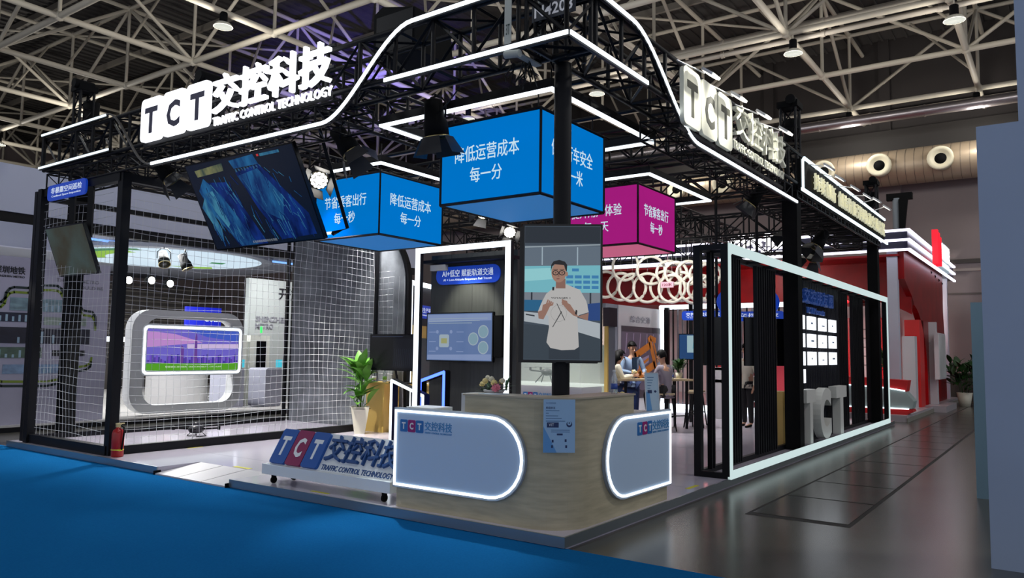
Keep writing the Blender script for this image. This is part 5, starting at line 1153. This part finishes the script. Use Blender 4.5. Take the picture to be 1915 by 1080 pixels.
text('GUANGZHOU METRO', (22.4, 4.55, 24.5, 4.68), FY(-.2), LW, 'latin_lettering', t, .03, bold=.03)
for k in range(2): tag(MB(glow('red_light', (255, 20, 20), 3)).box((13.9, 3.6-k*.0, 3.62 if k == 0 else 4.1), (13.95, 3.7 if k == 0 else 3.95, 4.08 if k == 0 else 4.16)).build('red_sign_light'), ('upright' if k == 0 else 'flat')+' glowing red light seen above the white hoops', 'light')
# reception desk of the red stand
t = thing('stand_desk', 'low grey and red reception desk with light lines at the end of the aisle', 'counter', (16.8, 1.6, .1))
DK = mat('desk_grey', (160, 178, 176), .35); pts = [(-4, .16), (-.0, .16), (.22, .22), (.3, .45), (.1, .78), (-.4, .86), (-4, 1.12)]
MB(DK).poly([(-4, .3), (.02, .3), (.18, .32), (.22, .5), (.02, .76), (-.4, .82), (-4, 1.02)], 0, -.5, FX(16.3)).build('desk_body', t)
MB(RDM).poly([(-4, .16), (.05, .16), (.2, .24), (.18, .30), (-4, .30)], .01, -.5, FX(16.3)).build('base_band', t)
MB(RDM).poly([(-4, 1.02), (-.4, .82), (.05, .74), (.1, 1.02), (-4, 1.2)], -.02, -.5, FX(16.3)).build('top_band', t)
m = MB(LED).ribbon([(-4, 1.02), (-.4, .82), (.02, .76)], .03, .02, FX(16.29)); m.ribbon([(-4, .31), (.1, .31)], .03, .02, FX(16.29)); tag(m.build('light_line', t), kind='stuff')
tag(bx((19.9, .1, .16), (20.7, .5, 2.7), mat('pillar_red', (206, 36, 34), .45), 'red_pillar'), 'square red pillar at the right of the red stand', 'pillar')
tag(bx((19.1, .12, .16), (19.5, .45, 2.2), WHT, 'white_fin'), 'slim white fin left of the square red pillar', 'panel')
t = thing('marble_sign_board', 'white marbled board mounted beside the square red pillar', 'sign board', (22, 0, .95))
bx((21.0, -.25, .95), (22.6, -.13, 2.35), WHT, 'board_frame', t); bx((21.05, -.262, 1.0), (22.55, -.25, 2.3), mat('marble', (222, 226, 224), .3, noise=.25, nscale=1.2), 'board_face', t); bx((21.7, -.1, .16), (22.0, .1, 2.7), WHT, 'support_post', t)
bx((20.6, -.45, 0), (23.2, .1, .18), mat('stand_floor', (1, 1, 1)), 'step', t)
plant('potted_shrub', 24.6, -.55, 0, .45, 1.75, 'bushy green plant in a white pot against the far wall', POTM, LEAFD, 80, .4, .09, .42, 12, False, .16, .24)
plant('potted_palm', 20.0, 1.0, .9, .12, .95, 'feathery plant on the desk line inside the red stand', POTM, LEAFD, 40, .4, .05, .12, 14, False, .1, .12)
t = thing('stage_mast', 'grey round mast with a black cross head above the red stand', 'mast', (20, .6, 5.0))
MB(mat('mast_grey', (120, 130, 138), .5)).tube((20, .62, 4.4), (20, .62, 6.35), .13, 16).build('mast_tube', t)
bx((19.9, .2, 6.3), (20.1, .9, 6.5), BLKM, 'cross_head', t); MB(BLKM).poly([(-.55, 4.9), (-.45, 4.9), (-.3, 6.3), (-.55, 6.3)], 0, .1, FX(19.9)).build('drape', t)
for i, (x, z) in enumerate(((22.6, 4.15), (23.5, 4.1), (24.4, 4.05), (25.2, 4.0))):
    par(x, .3, z, (x-2, 2.5, 1), ('first', 'second', 'third', 'last')[i]+' small spotlight from the left under the far side fascia', i > 1, 0, s=1.1, ztop=4.4, group='spotlights under the red stand fascia', barn=False)
for x, y in ((20, 2.5), (20, 6.5), (24, 1.5)): lamp('red_stand_fill', 'AREA', (x, y, 3.0), 130, (1, .95, .92), .5, (x, y, 5))  # unseen upward lamps added to brighten the red surfaces
lamp('red_down_fill', 'AREA', (20, 3, 3.2), 90, (1, .97, .95), .5); lamp('red_down_fill', 'AREA', (24.5, .4, 3.9), 60, (1, .97, .95), .4); lamp('red_front_fill', 'SPOT', (15.8, 4, 4.1), 150, (1, .95, .92), .2, (18.7, 4, 3.8), radians(120), .8)  # more added fill for the red stand, no fixtures modelled
# ================================================================== white stand on the left
WS = mat('stand_panel_grey', (168, 166, 186), .6); NGR = mat('line_green', (120, 142, 40), .6); NDK = mat('line_dark', (26, 44, 44), .6)
ws = thing('white_stand', 'large white exhibition stand behind the net cage with pale fascia', 'stand', (3, 17, 0))
bx((-6, 12.55, 0), (14, 26, .12), mat('stand_floor2', (186, 184, 182), .25), 'floor_platform', ws); bx((-6, 12.5, 0), (14, 12.55, .09), BLK, 'black_kerb', ws)
MB(mat('fascia_white', (178, 184, 204), .6)).box((-8, 12.7, 4.1), (12, 12.9, 5.0)).build('fascia', ws)
MB(mat('fascia_white', (1, 1, 1))).box((-8, 12.7, 3.45), (2.2, 12.9, 3.9)).build('lower_fascia', ws)
bx((-8, 12.75, 3.9), (12, 12.95, 4.1), BLK, 'shadow_gap', ws)
bx((-8, 12.96, 4.28), (12, 26, 4.36), mat('soffit_grey', (150, 154, 168), .7), 'soffit', ws)
bx((-2, 13.6, 4.25), (2.6, 15.0, 4.27), glow('soffit_warm', (205, 205, 180), .75), 'warm_ceiling_panel', ws)
m = MB(glow('line_blue_light', (120, 170, 255), 1.6))
for k in range(2): m.box((-6, 13.2+k*3, 4.22), (12, 13.24+k*3, 4.27))
tag(m.build('blue_light_line', ws), kind='stuff')
# ceiling disc
fcd = Fr((6.9, 17.7, 4.14), (1, 0, 0), (0, -1, 0))
t = thing('ceiling_disc', 'large round glowing ceiling disc with green swoosh arrows', 'ceiling light', (6.9, 17.7, 4.14))
MB(mat('disc_rim', (170, 176, 186), .5)).lathe([(2.9, -.1), (2.9, 0)], (0, 0, 0), 48, fcd, False).build('rim', t)
MB(glow('disc_glow', (206, 226, 240), 1.0)).lathe([(0, .012), (2.6, .01)], (0, 0, 0), 48, fcd, False).build('glowing_face', t)
m = MB(glow('swoosh_green', (60, 150, 90), .7))
def arc(r0, r1, a0, a1, n=16): return [(r1*cos(a0+(a1-a0)*k/n), r1*sin(a0+(a1-a0)*k/n)) for k in range(n+1)]+[(r0*cos(a1+(a0-a1)*k/n), r0*sin(a1+(a0-a1)*k/n)) for k in range(n+1)]
for a0, a1, r0, r1 in ((2.4, 3.9, 2.1, 2.5), (.2, .5, 1.2, 1.6)):
    P = arc(r0, r1, a0, a1); n = len(P)//2
    for i in range(n-1): m.flat([P[i], P[i+1], P[-2-i], P[-1-i]], .02, fcd)
m.use(glow('swoosh_lime', (150, 200, 60), .8)); P = arc(1.6, 2.1, 2.6, 3.9); n = len(P)//2
for i in range(n-1): m.flat([P[i], P[i+1], P[-2-i], P[-1-i]], .02, fcd)
m.flat([(.9, -1.5), (1.9, -1.5), (2.2, -1.1), (1.9, -.7), (1.4, -1.2)], .02, fcd); tag(m.build('green_swoosh', t), kind='stuff')
# information wall
iw = thing('information_wall', 'pale grey wall with green winding lines, project pictures and black lettering', 'wall panel', (.5, 12.8, .12))
bx((-4, 12.76, .12), (2.75, 12.86, 3.27), WS, 'panel', iw)
FI = FY(12.755); X = lambda px: .62+px*.0094; Z = lambda py: 3.24-(py-480)*.01015
def pth(pts): return [(X(a), Z(b)) for a, b in pts]
top = [(-60, 563), (14, 563), (20, 556), (22, 545), (28, 537), (36, 534), (62, 534), (72, 527), (118, 526), (126, 531), (131, 540), (158, 543), (166, 552), (168, 566), (174, 571), (192, 573), (199, 582), (200, 600)]
bot = [(-60, 686), (0, 688), (4, 700), (12, 712), (24, 716), (108, 718), (118, 716), (148, 711), (156, 702), (160, 692), (186, 688), (194, 682), (196, 672)]
for P, dy, c in ((top, 0, NDK), (top, 9, NGR), (bot, 0, NDK), (bot, -8, NGR)):
    MB(c).ribbon(pth([(a, b+dy) for a, b in P]), .045, .006, FI).build('winding_line', iw)
MB(NGR).box((X(66), Z(775), 0), (X(71), Z(725), .006), FI).build('winding_line', iw)
for (a, b, c, d), col in (((30, 553, 150, 577), (130, 160, 170)), ((-30, 581, 88, 598), (28, 36, 62)), ((95, 587, 181, 602), (158, 176, 162)), ((-30, 608, 190, 638), (32, 34, 52)), ((-30, 645, 95, 665), (84, 108, 92)), ((115, 650, 181, 661), (24, 26, 34)), ((24, 677, 140, 694), (140, 170, 205))):
    p = MB(mat('pic_%d' % (a*7+b), col, .5, noise=.45, nscale=6, stretch=(1, 1, 2))).box((X(a), Z(d), 0), (X(c), Z(b), .008), FI).build('project_picture', iw)
    m = MB(mat('pic_detail', (150, 178, 196), .5))
    for k in range(5): u = X(a)+(X(c)-X(a))*(.35+.1*k); h_ = (Z(b)-Z(d))*rn.uniform(.3, .8); m.box((u, Z(d)+.01, .008), (u+.04, Z(d)+h_, .01), FI)
    tag(m.build('picture_detail', p), kind='stuff')
INKB = mat('ink_black', (28, 28, 34), .6)
text('深圳地铁', (X(-2), 3.24-.30, X(54), 3.24-.16), FI, INKB, 'lettering', iw, .006, bold=.02); text('SHENZHEN METRO', (X(-2), 2.87, X(54), 2.91), FI, INKB, 'lettering', iw, .004, bold=.02)
INKG = mat('ink_grey', (120, 120, 130), .6)
text('THE WAY METRO', (X(115), 2.86, X(203), 2.93), FI, INKG, 'lettering', iw, .005, bold=.02); text('SHOULD BE', (X(150), 2.74, X(212), 2.81), FI, INKG, 'lettering', iw, .005, bold=.02)
# white rounded screen frame
t = thing('rounded_screen_frame', 'big white rounded frame holding a purple skyline screen', 'display', (4.7, 12.95, .12))
f = FY(12.85); WF = mat('frame_white', (200, 202, 205), .4)
ringband(rrect(3.33, .16, 6.09, 2.42, .45, 8), rrect(3.62, .34, 5.85, 2.24, .32, 8), -.28, 0, f, MB(WF)).build('outer_frame', t)
MB(WF).poly(rrect(3.55, .98, 6.05, 2.1, .1, 4), -.12, .02, f).build('screen_housing', t)
ringband(rrect(3.58, 1.01, 6.02, 2.07, .1, 5), rrect(3.63, 1.06, 5.97, 2.02, .07, 5), .02, .035, f, MB(LED)).build('light_border', t)
m = MB(em('sky1', (110, 100, 200), .9)).flat([(3.66, 1.25), (5.94, 1.25), (5.94, 2.0), (3.66, 2.0)], .025, f)
q(m, f, em('sky2', (66, 92, 196), .9), [(4.6, 2.0), (5.94, 2.0), (5.94, 1.75), (5.1, 1.85)], .026); q(m, f, em('sky3', (190, 140, 206), .9), [(3.66, 1.95), (4.3, 1.9), (5.0, 1.72), (3.66, 1.6)], .0265); q(m, f, em('sky4', (206, 186, 224), .9), [(4.6, 1.68), (5.94, 1.7), (5.94, 1.6), (4.6, 1.58)], .027)
for k in range(46):
    u = 3.68+k*.049; h_ = rnd.uniform(.1, .26); q(m, f, em('bld%d' % (k % 3), ((84, 60, 160), (110, 80, 190), (62, 54, 150))[k % 3], .9), [(u, 1.2), (u+.045, 1.2), (u+.045, 1.2+h_), (u, 1.2+h_)], .028)
q(m, f, em('bldt', (104, 66, 150), .9), [(4.78, 1.25), (4.87, 1.25), (4.85, 1.85), (4.825, 1.95), (4.80, 1.85)], .029); q(m, f, em('bldt', (1, 1, 1)), [(4.45, 1.25), (4.53, 1.25), (4.53, 1.6), (4.46, 1.66)], .029)
q(m, f, em('grn', (84, 160, 40), .9), [(3.66, 1.09), (5.94, 1.09), (5.94, 1.25), (3.66, 1.25)], .03)
text('智慧城轨·深圳领先  GREEN MOBILITY, CITY ALIVE', (4.1, 1.15, 5.5, 1.19), f, em('wt', (210, 230, 200), .9), depth=.002, w0=.03, mb=m); m.build('screen_picture', t)
# things inside the white stand
tag(bx((7.75, 15.0, .12), (10.4, 15.15, 3.55), mat('inner_wall', (160, 166, 166), .6), 'inner_wall'), 'plain pale inner wall of the white stand behind the net', 'wall panel')
text('开放', (8.75, 3.0, 9.6, 3.35), FY(14.99), INKB, 'wall_lettering', bpy.data.objects['inner_wall'], .01, bold=.02); text('SHENZHEN', (8.0, 2.35, 9.1, 2.5), FY(14.99), INKG, 'wall_lettering', bpy.data.objects['inner_wall'], .01, bold=.02); text('METRO', (8.0, 2.15, 8.6, 2.3), FY(14.99), INKG, 'wall_lettering', bpy.data.objects['inner_wall'], .01, bold=.02)
tag(MB(mat('louvre_dark', (62, 58, 56), .7)).box((3, 24, .1), (12, 24.2, 3.9)).build('dark_back_wall'), 'dark louvred far wall seen through the net above the screen frame', 'wall panel')
m = MB(mat('louvre_line', (96, 92, 86), .7))
for k in range(16): m.box((3, 23.95, 1.2+k*.17), (12, 24.0, 1.25+k*.17))
tag(m.build('louvre', bpy.data.objects['dark_back_wall']), kind='stuff')
tag(bx((3.2, 20, 1.75), (8.0, 20.06, 1.9), LED, 'strip_light'), 'long strip light low behind the rounded screen frame', 'light strip')
tag(bx((6.9, 16.6, 2.0), (8.0, 16.7, 2.75), mat('sign_royal', (24, 34, 180), .4, emit=.35, ecol=(24, 40, 200)), 'blue_sign'), 'royal blue sign board right above the rounded screen frame', 'sign')
text('CAMET', (7.45, 2.35, 7.98, 2.5), FY(16.59), ST, 'lettering', bpy.data.objects['blue_sign'], .01, bold=.02)
for i, (x, y, lb) in enumerate(((6.55, 14.2, 'white ticket machine with dark screen, left one'), (7.35, 14.3, 'white cabinet machine with black grille, right one'))):
    t = thing('ticket_machine', lb, 'machine', (x+.3, y, .12), 'white machines in the white stand'); bx((x, y, .12), (x+.62, y+.4, 1.95), mat('machine_white', (206, 208, 200), .4), 'cabinet', t)
    bx((x+.08 if i == 0 else x+.2, y-.012, 1.15 if i == 0 else .9), (x+.5, y, 1.45 if i == 0 else 1.8), BLKG, 'dark_panel', t); bx((x+.15, y-.01, .3), (x+.45, y, .7), WHT, 'flap', t)
    text('1', (x+.28, 2.02, x+.34, 2.2), FY(y-.02), glow('green_digit', (40, 230, 90), 2), 'green_digit', t, .01, bold=.05)
for i, (x, y, lb) in enumerate(((6.2, 13.6, 'pale ticket gate post beside the rounded frame'), (7.2, 13.4, 'pale grey ticket gate cabinet near the end of the cage'))):
    t = thing('ticket_gate', lb, 'gate', (x+.2, y, .12), 'ticket gates in the white stand'); MB(mat('gate_grey', (158, 160, 176), .4)).poly(rrect(x, .12, x+.5, 1.1, .06, 4), -.7, 0, FY(y)).build('gate_body', t)
    MB(glow('gate_screen', (70, 200, 225), .9)).box((x+.3, 1.12, .0), (x+.48, 1.32, .02), FY(y)).build('small_screen', t)
for i, x in enumerate((6.45, 7.0, 7.65)):
    t = thing('service_robot', ('left', 'middle', 'right')[i]+' white service robot seen under the skyline screen', 'robot', (x, 16.2, .12), 'service robots in the white stand')
    MB(WF).lathe([(.16, 0), (.19, .05), (.19, .12), (.14, .2), (.15, .8), (.17, 1.0), (.1, 1.15)], (x, 16.2, .12), 18).build('robot_body', t)
    MB(BLKG).box((x-.09, 16.0, .6), (x+.09, 16.04, .95)).build('robot_screen', t)
    MB(mat('robot_band', (220, 150, 60) if i == 2 else (90, 90, 95), .5)).lathe([(.192, 0), (.192, .03)], (x, 16.2, .2), 18).build('robot_band', t)
t = thing('round_reception_desk', 'low white round desk behind the rounded screen frame', 'counter', (6.1, 15.6, .12)); MB(WHT).lathe([(.75, 0), (.75, .75), (.8, .78), (.8, .8)], (6.1, 15.6, .12), 28).build('desk_body', t)
for k in range(4): MB(mat('goods%d' % k, ((170, 40, 40), (40, 40, 50), (150, 60, 50), (60, 60, 70))[k], .5)).box((5.6+k*.25, 15.2, .92), (5.77+k*.25, 15.4, 1.0)).build('small_goods', t)
person('person in dark clothes sitting far behind the screen frame', (7.75, 15.6, .12), radians(200), sit(h=.5), dict(top=CK, legs=CK))
t = thing('white_robot_arm', 'white rounded machine arm standing left of the rounded screen frame', 'machine', (3.15, 14.2, .12)); MB(WF).lathe([(.25, 0), (.24, .1), (.15, .25), (.14, .9), (.18, 1.2), (.12, 1.5)], (3.15, 14.2, .12), 18).build('arm_base', t); MB(BLKM).path([(3.0, 14.0, .5), (2.9, 13.95, .9), (2.95, 13.95, 1.3)], .05, 8).build('dark_joint', t)
bx((3.35, 13.7, 2.15), (3.65, 13.75, 2.3), NGR, 'green_emblem', t) if False else None
par(4.6, 13.9, 3.55, (4, 12, 1), 'left black spotlight hung under the white stand ceiling', s=1.3, ztop=3.98, group='spotlights in the white stand', barn=False); par(5.2, 13.9, 3.5, (6, 13, 1), 'right black spotlight hung under the white stand ceiling', s=1.3, ztop=3.98, group='spotlights in the white stand', barn=False)
for i, (x, y, z) in enumerate(((6.5, 19, 3.55), (7.2, 19, 3.6), (7.8, 19, 3.55))):
    t = thing('round_spotlight', ('left', 'middle', 'right')[i]+' bright round lamp seen through the net below the ceiling disc', 'spotlight', (x, y, z), 'bright lamps below the ceiling disc')
    MB(BLKM).lathe([(.12, -.2), (.13, 0)], (0, 0, 0), 14, FY(y, x, z)).build('housing', t); MB(PARL).lathe([(0, .012), (.11, .01)], (0, 0, 0), 14, FY(y, x, z)).build('lens', t); MB(BLK).tube((x, y+.1, z+.1), (x, y+.1, 4.0), .015, 6).build('drop_rod', t)
for x, y, p in ((1, 14.5, 150), (4.8, 14.3, 330), (5.5, 21, 300), (8.2, 13.6, 110), (-3, 15, 120)): lamp('white_stand_light', 'AREA', (x, y, 4.1), p, (1, .99, .96), .6)
